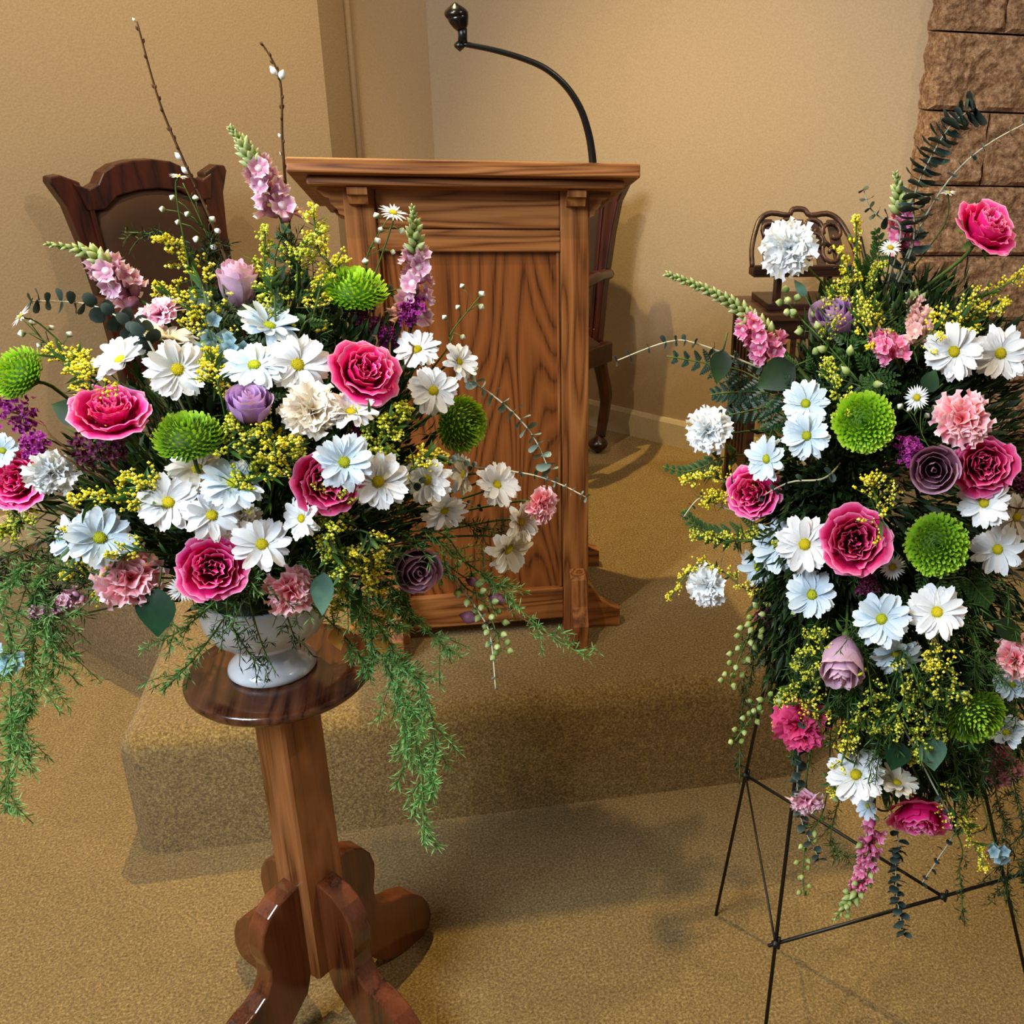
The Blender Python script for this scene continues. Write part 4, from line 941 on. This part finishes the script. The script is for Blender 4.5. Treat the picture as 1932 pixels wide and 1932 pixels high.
spike('snapdragon','pink snapdragon upright at the top of the easel spray',G('R','snapdragons'),W('R',[(1715,560,.05),(1705,470,.02),(1700,400,.02),(1690,325,.02)],root=False),M_snapp,(.30,.66),24,.0085,.028,stemr=.0030)
spike('snapdragon','blush pink snapdragon florets above the left daisy pair',G('R','snapdragons'),W('R',[(1730,680,.04),(1735,620,0),(1732,580,0),(1722,556,0)],root=False),M_snapb,(.15,.75),16,.0085,.024)
spike('snapdragon','small magenta snapdragon florets right of the lavender bud',G('R','snapdragons'),W('R',[(1700,700,.04),(1680,660,0),(1655,640,0)],root=False),M_snapp,(.3,1.0),3,.006,.026)
spike('snapdragon','pink snapdragon hanging down at the bottom of the easel spray',G('R','snapdragons'),W('R',[(1650,1500,.03),(1645,1580,0),(1632,1640,0),(1610,1690,0),(1570,1740,0)],root=False),M_snapp,(.15,.72),16,.0075,.026)
spike('snapdragon','pink snapdragon florets on the left flank among the bud stalks',G('R','snapdragons'),W('R',[(1560,760,.05),(1470,690,.0),(1440,650,-.01),(1405,610,-.01)],root=False),M_snapp,(.45,.98),3,.006,.030)
gl=[
(((620,560),(600,470),(590,390)),.05,0,'tall goldenrod plume right of the mauve snapdragon'),
(((560,560),(560,480),(610,430)),.045,1,'goldenrod plume leaning over beside the lectern post'),
(((590,600),(610,540),(650,490)),.04,0,'goldenrod sprig just above the bright lime bloom'),
(((520,600),(500,530),(500,430)),.04,1,'green goldenrod sprig right of the upright mauve bud'),
(((400,620),(370,520),(300,450)),.055,0,'goldenrod plume arching left in front of the armchair'),
(((400,640),(350,580),(295,545)),.045,0,'goldenrod sprig above the pale pink carnation'),
(((220,790),(150,700),(90,660)),.045,0,'goldenrod sprig above the left big pink rose'),
(((200,780),(160,700),(140,670)),.04,0,'goldenrod sprig right of the left lime bloom'),
(((420,760),(405,710),(400,660)),.03,0,'deep yellow goldenrod between the upper daisies'),
(((520,880),(505,820),(495,760)),.03,0,'bright goldenrod tuft left of the cream carnation'),
(((430,860),(470,830),(440,790)),.04,1,'goldenrod right of the middle green button bloom'),
(((500,900),(540,850),(560,830)),.04,0,'goldenrod below the cream carnation'),
(((640,960),(590,890),(560,850)),.03,1,'goldenrod left of the crimson-pink rose'),
(((300,960),(220,940),(135,945)),.03,0,'bright yellow goldenrod above the lower left daisies'),
(((300,930),(260,920),(235,905)),.03,0,'goldenrod tuft left of the lower centre daisy'),
(((170,1000),(150,1060),(120,1090)),.035,0,'goldenrod over the lower left daisy petals'),
(((260,1040),(205,1090),(190,1130)),.03,0,'goldenrod hanging beside the coral carnation'),
(((60,960),(40,985),(0,1010)),.03,1,'lime goldenrod at the left edge below the pink rose'),
(((700,860),(740,800),(770,770)),.035,1,'goldenrod behind the upper right daisies'),
(((760,900),(800,860),(840,870)),.03,0,'goldenrod above the eucalyptus-crossed daisy'),
(((690,800),(700,840),(740,860)),.035,1,'dull goldenrod above the pair of front daisies'),
(((600,980),(620,1030),(620,1050)),.03,1,'lime goldenrod buds right of the small turned daisy'),
(((680,1000),(700,1060),(700,1090)),.035,0,'goldenrod left of the dusky mauve rose'),
(((650,1040),(700,1110),(735,1160)),.035,0,'bright yellow goldenrod hanging right of the vase'),
(((640,1050),(645,1110),(635,1150)),.025,1,'slim lime goldenrod hanging beside the vase rim'),
(((450,940),(470,900),(500,870)),.025,1,'goldenrod crossing the tilted bluish daisy'),
]
GA=G('L','goldenrod sprigs')
for pts,sz,lm,lab in gl: gold(lab,W('L',pts,-.012),sz,1.0,None,bool(lm),GA)
gr=[
(((1650,640),(1620,520),(1615,410)),.04,0,'tall goldenrod behind the top white carnation'),
(((1640,640),(1600,560),(1585,470)),.045,0,'goldenrod plume right of the top white carnation'),
(((1650,620),(1640,560),(1660,500)),.04,1,'lime goldenrod right of the lavender bud'),
(((1560,640),(1570,570),(1600,530)),.035,1,'lime goldenrod just above the lavender bud'),
(((1780,640),(1840,570),(1932,520)),.05,0,'bright yellow goldenrod at the right edge under the top rose'),
(((1790,650),(1830,600),(1900,570)),.045,0,'goldenrod above the right daisy of the pair'),
(((1740,640),(1790,600),(1850,590)),.04,0,'goldenrod above the left daisy of the pair'),
(((1600,780),(1570,720),(1565,680)),.03,1,'thin goldenrod left of the upper lime bloom'),
(((1420,930),(1350,900),(1290,910)),.035,0,'bright goldenrod on the left flank below the white carnation'),
(((1420,950),(1360,930),(1330,950)),.035,0,'goldenrod sprig left of the side hot pink rose'),
(((1450,1010),(1370,1020),(1305,1010)),.03,1,'thin arching goldenrod at the left flank'),
(((1440,1120),(1330,1060),(1262,1130)),.022,0,'goldenrod tip drooping left beyond the lowest white carnation'),
(((1660,980),(1650,930),(1640,905)),.055,0,'airy goldenrod above the big magenta rose'),
(((1560,1330),(1490,1320),(1465,1370)),.03,0,'bright goldenrod beside the hot pink carnation'),
(((1560,1260),(1500,1290),(1470,1330)),.035,1,'goldenrod above the hot pink carnation'),
(((1640,1280),(1640,1340),(1600,1400)),.045,1,'lime goldenrod hanging in the lower centre'),
(((1700,1270),(1690,1350),(1640,1380)),.05,1,'goldenrod hanging below the drooping bluish daisy'),
(((1720,1260),(1745,1340),(1780,1400)),.05,1,'goldenrod hanging in the lower right centre'),
(((1760,1280),(1810,1310),(1850,1340)),.04,1,'goldenrod crossing the low green button bloom'),
(((1700,1350),(1740,1400),(1720,1440)),.035,1,'goldenrod beside the blue-green leaf'),
(((1600,1360),(1590,1430),(1570,1500)),.03,0,'goldenrod left of the lowest front daisy'),
(((1560,1240),(1540,1190),(1500,1260)),.03,1,'goldenrod left of the hanging mauve bud'),
(((1780,1500),(1820,1560),(1860,1640)),.04,0,'goldenrod hanging lowest right above the easel bar'),
(((1780,1250),(1760,1230),(1750,1260)),.03,0,'goldenrod tuft between the lower daisies'),
]
GB=G('R','goldenrod sprigs')
for pts,sz,lm,lab in gr: gold(lab,W('R',pts,-.012),sz,1.0,None,bool(lm),GB)
for S,pts,sz,dk,lab in [
('L',((760,700),(770,640),(776,588)),.030,0,'bright purple statice in front of the lectern panel'),
('L',((130,850),(80,800),(35,780)),.042,0,'purple statice at the left edge below the lime bloom'),
('L',((150,880),(110,850),(70,838)),.026,0,'purple statice between the left carnation and pink roses'),
('L',((700,680),(700,630),(700,600)),.034,1,'dark plum statice under the bright lime bloom'),
('L',((720,720),(735,670),(735,635)),.022,0,'magenta statice left of the turned-up daisy'),
('L',((240,900),(210,870),(190,850)),.045,1,'dark plum statice below the left big pink rose'),
('L',((700,860),(690,830),(680,815)),.022,1,'dark statice above the front daisies'),
('R',((1760,920),(1740,880),(1718,850)),.032,0,'bright purple statice left of the purple rose'),
('R',((1640,1110),(1640,1090),(1635,1105)),.028,1,'dark plum statice just below the magenta rose'),
('R',((1480,1120),(1465,1140),(1445,1160)),.026,1,'dusky pink statice at the lower left flank'),
('R',((1920,960),(1925,920),(1920,905)),.028,1,'dark plum statice at the right edge beside the raspberry rose'),
]: statice(lab,W(S,pts,.0),sz,bool(dk),G(S,'statice'))
def EU(S,pts,n,ls,mat,lab,stemm=None,taper=.5,dz=-.005,root=True): return eucalyptus(lab,W(S,pts,dz,root),n,ls,mat,G(S,'eucalyptus branches'),stemm,taper)
EU('L',((300,680),(255,620),(170,575),(60,568)),20,.021,M_eucd,'dark round-leaved eucalyptus branch reaching left before the armchair',taper=.15)
EU('L',((850,720),(905,730),(970,780),(1010,830),(1035,885)),16,.015,M_euc,'thin pale eucalyptus branch curving down across the lectern panel',taper=-.35)
EU('L',((820,880),(900,882),(1000,895),(1060,915),(1105,938)),15,.0105,M_euc,'thin eucalyptus branch reaching right past the peach carnation',taper=.1)
EU('L',((760,920),(800,925),(850,940),(905,958)),8,.014,M_eucd,'short eucalyptus branch crossing a white daisy')
EU('L',((800,1050),(850,1085),(900,1150),(925,1200),(935,1300)),16,.010,M_euc,'eucalyptus branch trailing down from the dusky mauve rose',taper=.2)
EU('R',((1720,470),(1725,370),(1760,290),(1800,230),(1840,205)),34,.027,M_eucd,'dark eucalyptus branch rising before the block wall',taper=.1)
EU('R',((1730,440),(1790,340),(1860,275),(1950,225)),14,.012,M_euc,'thin pale eucalyptus branch pointing right across the block wall',taper=.2)
EU('R',((1450,700),(1320,650),(1260,645),(1165,680)),12,.014,M_eucd,'thin eucalyptus branch reaching left before the wall',taper=.2)
EU('R',((1560,900),(1490,910),(1430,940),(1390,955)),10,.015,M_eucd,'dark eucalyptus crossing the side hot pink rose')
EU('R',((1520,1340),(1505,1440),(1510,1540),(1545,1620)),22,.017,M_eucd,'dark eucalyptus branch hanging past the upside-down pale carnation',taper=.2)
EU('R',((1690,1560),(1690,1620),(1692,1690),(1705,1760)),26,.0165,M_eucd,'dark eucalyptus branch hanging lowest in the centre',taper=.0,dz=.03)
EU('R',((1760,1480),(1800,1560),(1770,1620),(1740,1665)),12,.014,M_eucd,'dark eucalyptus sprig hanging right of the drooping magenta rose',taper=.2)
EU('R',((1700,440),(1660,410),(1640,390),(1630,360)),7,.020,M_eucd,'dark eucalyptus tip left of the upright pink snapdragon')
EU('R',((1400,960),(1350,950),(1320,940),(1290,975)),7,.015,M_eucd,'short dark eucalyptus tip on the left flank below the goldenrod')
GW=G('L','pussy willow branches')
willow('long bare pussy willow branch leaning left with silver catkins',W('L',[(480,640,.08),(400,420,.05),(345,300,.05),(300,190,.05),(258,40,.05)],0,False),[(.44,.0052),(.50,.0052),(1.0,.0022)],22,GW)
willow('shorter pussy willow branch with paired catkins beside the lectern top',W('L',[(560,560,.08),(545,420,.05),(533,270,.05),(528,150,.05),(492,78,.05)],0,False),[(.46,.0022),(.52,.0028),(.755,.0060),(.775,.0060)],20,GW)
def BD(S,pts,br,lab,dz=.01,lf=10,bs=.0042): 
    M=ML if S=='L' else MR;buds(lab,W(S,pts,dz),[M.at(x,y,dz)[0] for x,y in br],bs,G(S,'aster bud stalks'),leafn=lf)
BD('L',[(430,600),(410,500),(385,430),(345,345)],[(327,374),(369,375),(308,395),(400,415),(410,437),(355,405),(403,467),(337,420),(372,452)],'grey-green bud stalk rising before the armchair',.03,18)
BD('L',[(700,620),(690,500),(715,440),(738,405)],[(711,408),(718,434),(711,455),(690,495),(740,475),(757,435)],'white-budded aster stalk in front of the lectern frame')
BD('L',[(820,690),(850,630),(880,590),(905,560)],[(873,541),(908,556),(907,578),(865,581),(840,600),(872,635),(825,650)],'thin twig of white buds against the lectern panel',.02,6)
BD('L',[(170,740),(120,680),(80,640),(40,600)],[(61,609),(96,619),(43,629),(75,650),(130,632)],'bud stalk above the lime bloom at the far left')
BD('R',[(1780,900),(1740,820),(1738,770)],[(1700,768),(1716,774),(1748,785),(1762,770),(1711,840)],'few white buds around the tiny aster above the purple rose')
BD('L',[(360,1060),(352,1100),(372,1118)],[(373,1122),(366,1145),(380,1100)],'tiny white bud beside the small aster above the vase',-.01,3)
def ST(S,pts,n,lab,sp_=.014,bs=.0075,dz=0,root=True): stock(lab,W(S,pts,dz,root),n,bs,None,G(S,'trailing bud stalks'),sp_)
ST('L',[(820,1080),(880,1110),(915,1140),(935,1190),(945,1230)],30,'pale green bud stalk trailing right of the dusky mauve rose',.020)
ST('R',[(1480,1150),(1430,1170),(1400,1230),(1375,1290)],34,'pale green bud stalk on the lower left flank of the spray',.020)
ST('R',[(1500,1320),(1440,1320),(1420,1350),(1385,1400)],22,'pale green bud stalk curving out at the lower left',.012)
ST('R',[(1560,1500),(1525,1580),(1515,1640),(1518,1690)],18,'pale green bud stalk hanging below the upside-down carnation',.010,.0068)
ST('R',[(1620,720),(1560,650),(1510,600),(1480,560)],22,'pale green bud stalk left of the lavender bud',.018,.0085)
ST('R',[(1640,1600),(1620,1670),(1590,1720)],16,'pale cream bud stalk hanging to the easel bar',.012,.008)
for S,pts,sz,n,lab in [
('L',[(950,1120),(925,1100),(895,1098)],.0,2,'two'),]: pass
# blue petals
for S,pts,lab in [('L',((430,690),(420,650),(405,632)),'small pale blue blossoms among the upper white daisies'),('L',((470,710),(445,690),(440,665)),'pale blue blossoms left of the daisy cluster'),
                  ('R',((1850,1500),(1870,1570),(1880,1600)),'blue blossoms hanging low right beside goldenrod'),('L',((60,1180),(30,1230),(12,1250)),'small blue blossom in the hanging fern at the left edge')]:
    P0=W(S,pts,-.01);t=thing('delphinium',lab,'delphinium',P0[0],None,G(S,'blue blossoms'));b=MB();b.tube([p-P0[0] for p in P0],.0012,5);b.build('stem',M_stem,t)
    b=MB()
    for k in range(7):
        c=P0[-1]-P0[0]+Vector((rnd(-1,1),rnd(-1,1),rnd(-1,1)))*.016
        M=orient(-FW+Vector((rnd(-.8,.8),0,rnd(-.8,.8))))
        for j in range(5):
            a=j*2*PI/5;b.leaf(c,M@Vector((math.cos(a),math.sin(a),.3)),M@Vector((0,0,1)),.011,.010,.1,seg=3)
    b.build('blossoms',M_blue,t)
# ---- ferns and greenery
GF=G('L','hanging asparagus ferns');GF2=G('R','asparagus ferns')
def ND(S,pts,sp_,n,lab,L=.011,br=9,dz=0.0,root=True,mat=None): needles(lab,W(S,pts,dz,root),sp_,n,L,GF if S=='L' else GF2,br=br,mat=mat)
ND('L',[(60,1060),(70,1150),(60,1250),(60,1330),(20,1400)],.07,1500,'asparagus fern hanging at the left edge, fullest strand',.013,26)
ND('L',[(20,1100),(20,1200),(20,1330),(18,1440),(12,1530)],.05,1100,'asparagus fern hanging longest at the left edge',.013,22)
ND('L',[(100,1080),(90,1140),(100,1200),(100,1280)],.06,900,'asparagus fern hanging nearest the mauve florets at lower left',.013,18)
ND('L',[(640,1120),(700,1200),(750,1300),(790,1420),(800,1590)],.045,1500,'longest asparagus fern hanging right of the stand top',.013,30)
ND('L',[(660,1120),(740,1220),(800,1300),(820,1400),(815,1500)],.05,1300,'asparagus fern hanging beside the longest strand at right',.013,26)
ND('L',[(650,1100),(700,1190),(730,1260),(760,1350),(780,1450)],.045,1000,'asparagus fern hanging closest to the stand top edge',.012,20)
ND('L',[(560,1120),(640,1190),(680,1240),(700,1270)],.035,420,'fern tuft over the right edge of the stand top',.011,12,-.01)
ND('L',[(470,1110),(480,1170),(500,1230),(520,1270)],.03,150,'fern sprig hanging across the front of the white vase',.012,12,-.03,True,M_leafd)
ND('L',[(440,1110),(430,1160),(455,1210),(490,1260)],.03,170,'fern sprig hanging over the left side of the white vase',.012,12,-.03,True,M_leafd)
ND('L',[(450,1090),(390,1150),(340,1190),(300,1210)],.03,360,'fern sprig reaching left from the vase',.012,11,-.01)
ND('L',[(460,1110),(400,1200),(350,1260),(310,1300)],.035,380,'fern sprig drooping over the left edge of the stand top',.012,11,-.01)
ND('L',[(510,1110),(540,1160),(555,1200),(575,1215)],.022,90,'short fern sprig on the right side of the vase',.010,8,-.03,True,M_leafd)
ND('L',[(800,1000),(880,1060),(960,1130),(1040,1200),(1110,1240)],.04,420,'thin asparagus fern reaching down right before the lectern foot',.011,14)
ND('L',[(800,1020),(860,1050),(920,1090),(960,1120)],.05,420,'asparagus fern tuft in front of the lectern bottom rail',.012,12)
ND('L',[(720,1060),(780,1160),(830,1210),(850,1230)],.05,480,'asparagus fern in front of the left lectern foot',.012,12)
ND('L',[(780,960),(850,980),(920,1000),(960,1020)],.045,420,'fern tuft below the eucalyptus-crossed daisy',.012,12,.02,True,M_leafd)
ND('L',[(150,1000),(90,1040),(40,1080),(-20,1090)],.05,600,'dark fern spreading to the left edge above the hanging ferns',.013,14,.01,True,M_leafd)
ND('L',[(200,1080),(150,1110),(100,1120),(60,1140)],.04,400,'dark fern behind the mauve florets at lower left',.012,12,.01,True,M_leafd)
ND('L',[(420,560),(360,480),(300,445),(235,438)],.028,300,'feathery fern tip before the armchair back',.010,12,.02,True,M_leafd)
ND('L',[(600,620),(610,560),(560,500),(545,440)],.035,420,'green fern behind the tall goldenrod plume',.013,12,.02,True,M_leafd)
ND('L',[(420,640),(400,560),(390,500),(400,450)],.04,520,'fern rising left of the upright mauve bud',.013,14,.03,True,M_leafd)
ND('R',[(1620,1400),(1580,1520),(1570,1600),(1640,1620)],.04,420,'fern hanging at the bottom left of the spray',.012,12,.01,True,M_leaf)
ND('R',[(1850,1400),(1880,1500),(1900,1600),(1900,1700)],.07,900,'dull fern hanging at the bottom right of the spray',.013,20,.03,True,M_leafd)
ND('R',[(1880,1420),(1920,1520),(1940,1600),(1935,1660)],.07,800,'brownish fern at the right edge over the easel leg',.013,18,.03,True,M_leafd)
ND('R',[(1800,1560),(1810,1640),(1815,1700),(1820,1740)],.015,120,'thin dark fern strand hanging below the easel bar',.010,6,.0,True,M_leafd)
ND('R',[(1430,1180),(1420,1260),(1400,1340),(1395,1480)],.035,420,'thin fern on the lower left flank hanging past the platform edge',.012,12,.01,True,M_leafd)
for pts,lab in [([(1640,1150),(1620,1260),(1600,1340),(1590,1400)],'olive feathery fern hanging left of the lower daisies'),
 ([(1700,1200),(1680,1300),(1665,1370),(1660,1420)],'olive feathery fern hanging in the lower centre of the spray'),
 ([(1760,1200),(1780,1320),(1800,1430),(1820,1520)],'olive feathery fern hanging right of the blue-green leaf'),
 ([(1820,1180),(1840,1290),(1860,1400),(1850,1480)],'olive feathery fern behind the low green button bloom'),
 ([(1560,1180),(1540,1270),(1520,1340),(1500,1400)],'olive feathery fern left of the hanging mauve bud'),
 ([(1880,1080),(1900,1200),(1910,1300),(1925,1400)],'olive feathery fern along the right edge of the photograph')]:
    ND('R',pts,.06,800,lab,.014,24,.014,True,M_leaf)
FN=G('L','fern fronds');FM=G('R','fern fronds')
for S,pts,Wd,lab,mt in [
('R',((1480,740),(1400,700),(1330,685),(1258,672)),.052,'dark leather fern frond pointing left before the wall',M_ivyd),
('R',((1500,760),(1440,740),(1380,740),(1340,745)),.05,'dark leather fern frond below the left-pointing one',M_ivyd),
('R',((1500,790),(1450,770),(1390,780),(1350,790)),.045,'small dark fern frond above the side white carnation',M_ivyd),
('R',((1500,700),(1450,830),(1420,900),(1400,870)),.03,'fern frond behind the side white carnation',M_leaf),
('R',((1600,560),(1640,520),(1660,470),(1650,430)),.035,'green fern frond among the top goldenrod',M_leaf),
('R',((1640,640),(1690,600),(1740,560),(1800,520)),.04,'fern frond right of the top snapdragon',M_leaf),
('R',((1600,660),(1600,620),(1580,560),(1560,530)),.035,'fern frond behind the lavender bud',M_leaf),
('R',((1750,1080),(1820,1090),(1850,1120),(1870,1140)),.045,'green fern tip below the lower lime bloom',M_leaf),
('R',((1640,700),(1660,740),(1600,720),(1540,700)),.04,'fern frond above the upper lime bloom',M_leaf),
('R',((1420,1000),(1350,1010),(1310,990),(1290,960)),.03,'fern frond at the left flank by the goldenrod',M_leaf),
('R',((1380,860),(1330,880),(1290,890),(1250,880)),.02,'small light fern under the side white carnation',M_leaf),
('L',((560,640),(640,600),(700,560),(780,540)),.03,'fern frond behind the bright lime bloom',M_leaf),
('L',((500,640),(520,560),(520,480),(545,420)),.035,'fern frond behind the tall mauve snapdragon',M_leaf),
('L',((420,640),(460,600),(470,580),(500,560)),.04,'dark fern frond under the upright mauve bud',M_leafd),
('L',((700,1100),(740,1120),(760,1150),(790,1180)),.03,'fern frond beside the hanging yellow goldenrod',M_leaf),
]: frond(lab,W(S,pts,.02),Wd,13,FN if S=='L' else FM,mt)
for S,x,y,dx,dy,L,Wd,mat,lab in [
('L',300,1110,-.1,1,.062,.052,M_ivyd,'dark green pointed leaf hanging below the coral carnation'),
('L',612,1080,-.1,1,.055,.030,M_ivy,'pale blue-green leaf right of the vase carnation'),
('L',545,580,-1,.1,.040,.014,M_ivy,'blue-green narrow leaf above the upper daisy cluster'),
('L',395,580,-.6,-.5,.035,.028,M_ivyd,'small dark leaf under the upright mauve bud'),
('L',165,790,-.8,-.3,.050,.032,M_leafd,'dark leaf left of the big left pink rose'),
('L',680,1110,-.3,1,.05,.014,M_leaf,'narrow green leaf left of the hanging yellow goldenrod'),
('R',1755,1390,.15,1,.052,.042,M_ivy,'blue-green pointed leaf hanging in the lower centre of the spray'),
('R',1700,1400,-.3,1,.045,.040,M_ivyd,'small green leaf left of the blue-green pointed leaf'),
('R',1500,690,-.9,.5,.062,.050,M_leafd,'broad dark leaf under the large green snapdragon spike'),
('R',1365,660,-.2,1,.050,.032,M_leafd,'dark oval leaf left under the large snapdragon spike'),
('R',1745,740,.3,-.6,.035,.026,M_ivyd,'small dark leaf right of the tiny aster'),
('R',1880,1170,.7,.6,.05,.03,M_leafd,'dark leaf right of the lower right daisy'),
('R',1520,560,-.5,-.8,.03,.014,M_ivy,'small leaf by the goldenrod above the lavender bud'),
]:
    p,n=(ML if S=='L' else MR).at(x,y,-.01);bigleaf(lab,p,(RT*dx+DN*dy).normalized(),-FW,L,Wd,mat,G(S,'broad leaves'))
for x,y,lab in [(632,1185,'dry orange leaf on the stand top right of the vase'),(715,1195,'dry orange leaf hanging off the right side of the stand top')]:
    p,n=ML.at(x,y,-.01);bigleaf(lab,p,(RT*.2+DN).normalized(),-FW,.032,.022,M_orng,'dry orange leaves')
# pink buds low right of the pedestal arrangement
p0=W('L',[(800,1060),(870,1085),(930,1130),(1030,1195)],0);t=thing('rosebud_twig','thin twig with dusky pink buds in front of the lectern bottom rail','bud twig',p0[0]);b=MB();b.tube([p-p0[0] for p in spl(p0,4)],.001,5);b.build('stem',M_twig,t)
for x,y,s_ in((893,1098,.011),(938,1130,.013),(885,1165,.014)):
    p=ML.at(x,y,0)[0]-p0[0];b=MB();b.ell(p,RT+DN*.3,s_*.75,s_*2.0,8,6,0,1,.2);b.build('bud',M_lavr,t)
# filler greenery: a mass nobody could count
def filler(label,els,n,core,seed):
    rr=random.Random(seed);o0=Vector(els[0][0]);
    a=MB();d=MB();ux=Vector((RT.x,RT.y,0)).normalized();uz=Vector((0,0,1));uy=uz.cross(ux)
    for i in range(n):
        c,ax=els[rr.randrange(len(els))];v=Vector((rr.gauss(0,1),rr.gauss(0,1),rr.gauss(0,1))).normalized();q=rr.uniform(.30,1.0)**.55
        p=Vector(c)+(ux*(v.x*ax[0])+uy*(v.y*ax[1])+uz*(v.z*ax[2]))*q*rr.choice((.92,.96,1,1,1.06));out=(p-core).normalized();j=Vector((rr.uniform(-1,1),rr.uniform(-1,1),rr.uniform(-1,1)))
        mb=a if rr.random()<.6 else d
        L=rr.uniform(.018,.042);mb.leaf(p-o0,out+j*.8,j,L,rr.uniform(.004,.011),rr.uniform(0,.4),seg=2)
    t=thing('filler_greenery',label,'greenery',o0)
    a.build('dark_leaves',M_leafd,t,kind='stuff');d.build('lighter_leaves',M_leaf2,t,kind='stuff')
    s_=MB()
    for i in range(90):
        c,ax=els[rr.randrange(len(els))];v=Vector((rr.gauss(0,1),rr.gauss(0,1),rr.gauss(0,1))).normalized();p=Vector(c)+(ux*(v.x*ax[0])+uy*(v.y*ax[1])+uz*(v.z*ax[2]))*rr.uniform(.8,1.08)
        s_.tube([core-o0,(core.lerp(p,.55)+Vector((0,0,.015)))-o0,p-o0],.0011,4)
    s_.build('stalks',M_stem,t,kind='stuff');t['kind']='stuff'
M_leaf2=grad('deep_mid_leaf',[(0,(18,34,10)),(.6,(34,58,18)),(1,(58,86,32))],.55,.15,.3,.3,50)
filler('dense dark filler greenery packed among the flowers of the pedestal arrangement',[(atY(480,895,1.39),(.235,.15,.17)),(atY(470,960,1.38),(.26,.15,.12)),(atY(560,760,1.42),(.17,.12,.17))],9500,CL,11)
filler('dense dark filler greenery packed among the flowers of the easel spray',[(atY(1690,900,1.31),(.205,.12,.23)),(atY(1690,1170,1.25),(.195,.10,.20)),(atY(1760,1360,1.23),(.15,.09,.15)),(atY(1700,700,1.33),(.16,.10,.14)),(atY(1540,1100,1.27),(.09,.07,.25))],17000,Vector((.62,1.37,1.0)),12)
b=MB();b.box((0,0,0),(.045,.028,.14));o=bevel_obj(b.build('floral_foam_cage',M_leafd,None,False,loc=(.632,1.395,1.02)),.006);o['label']='dark green foam block wired to the easel behind the spray flowers';o['category']='floral foam'
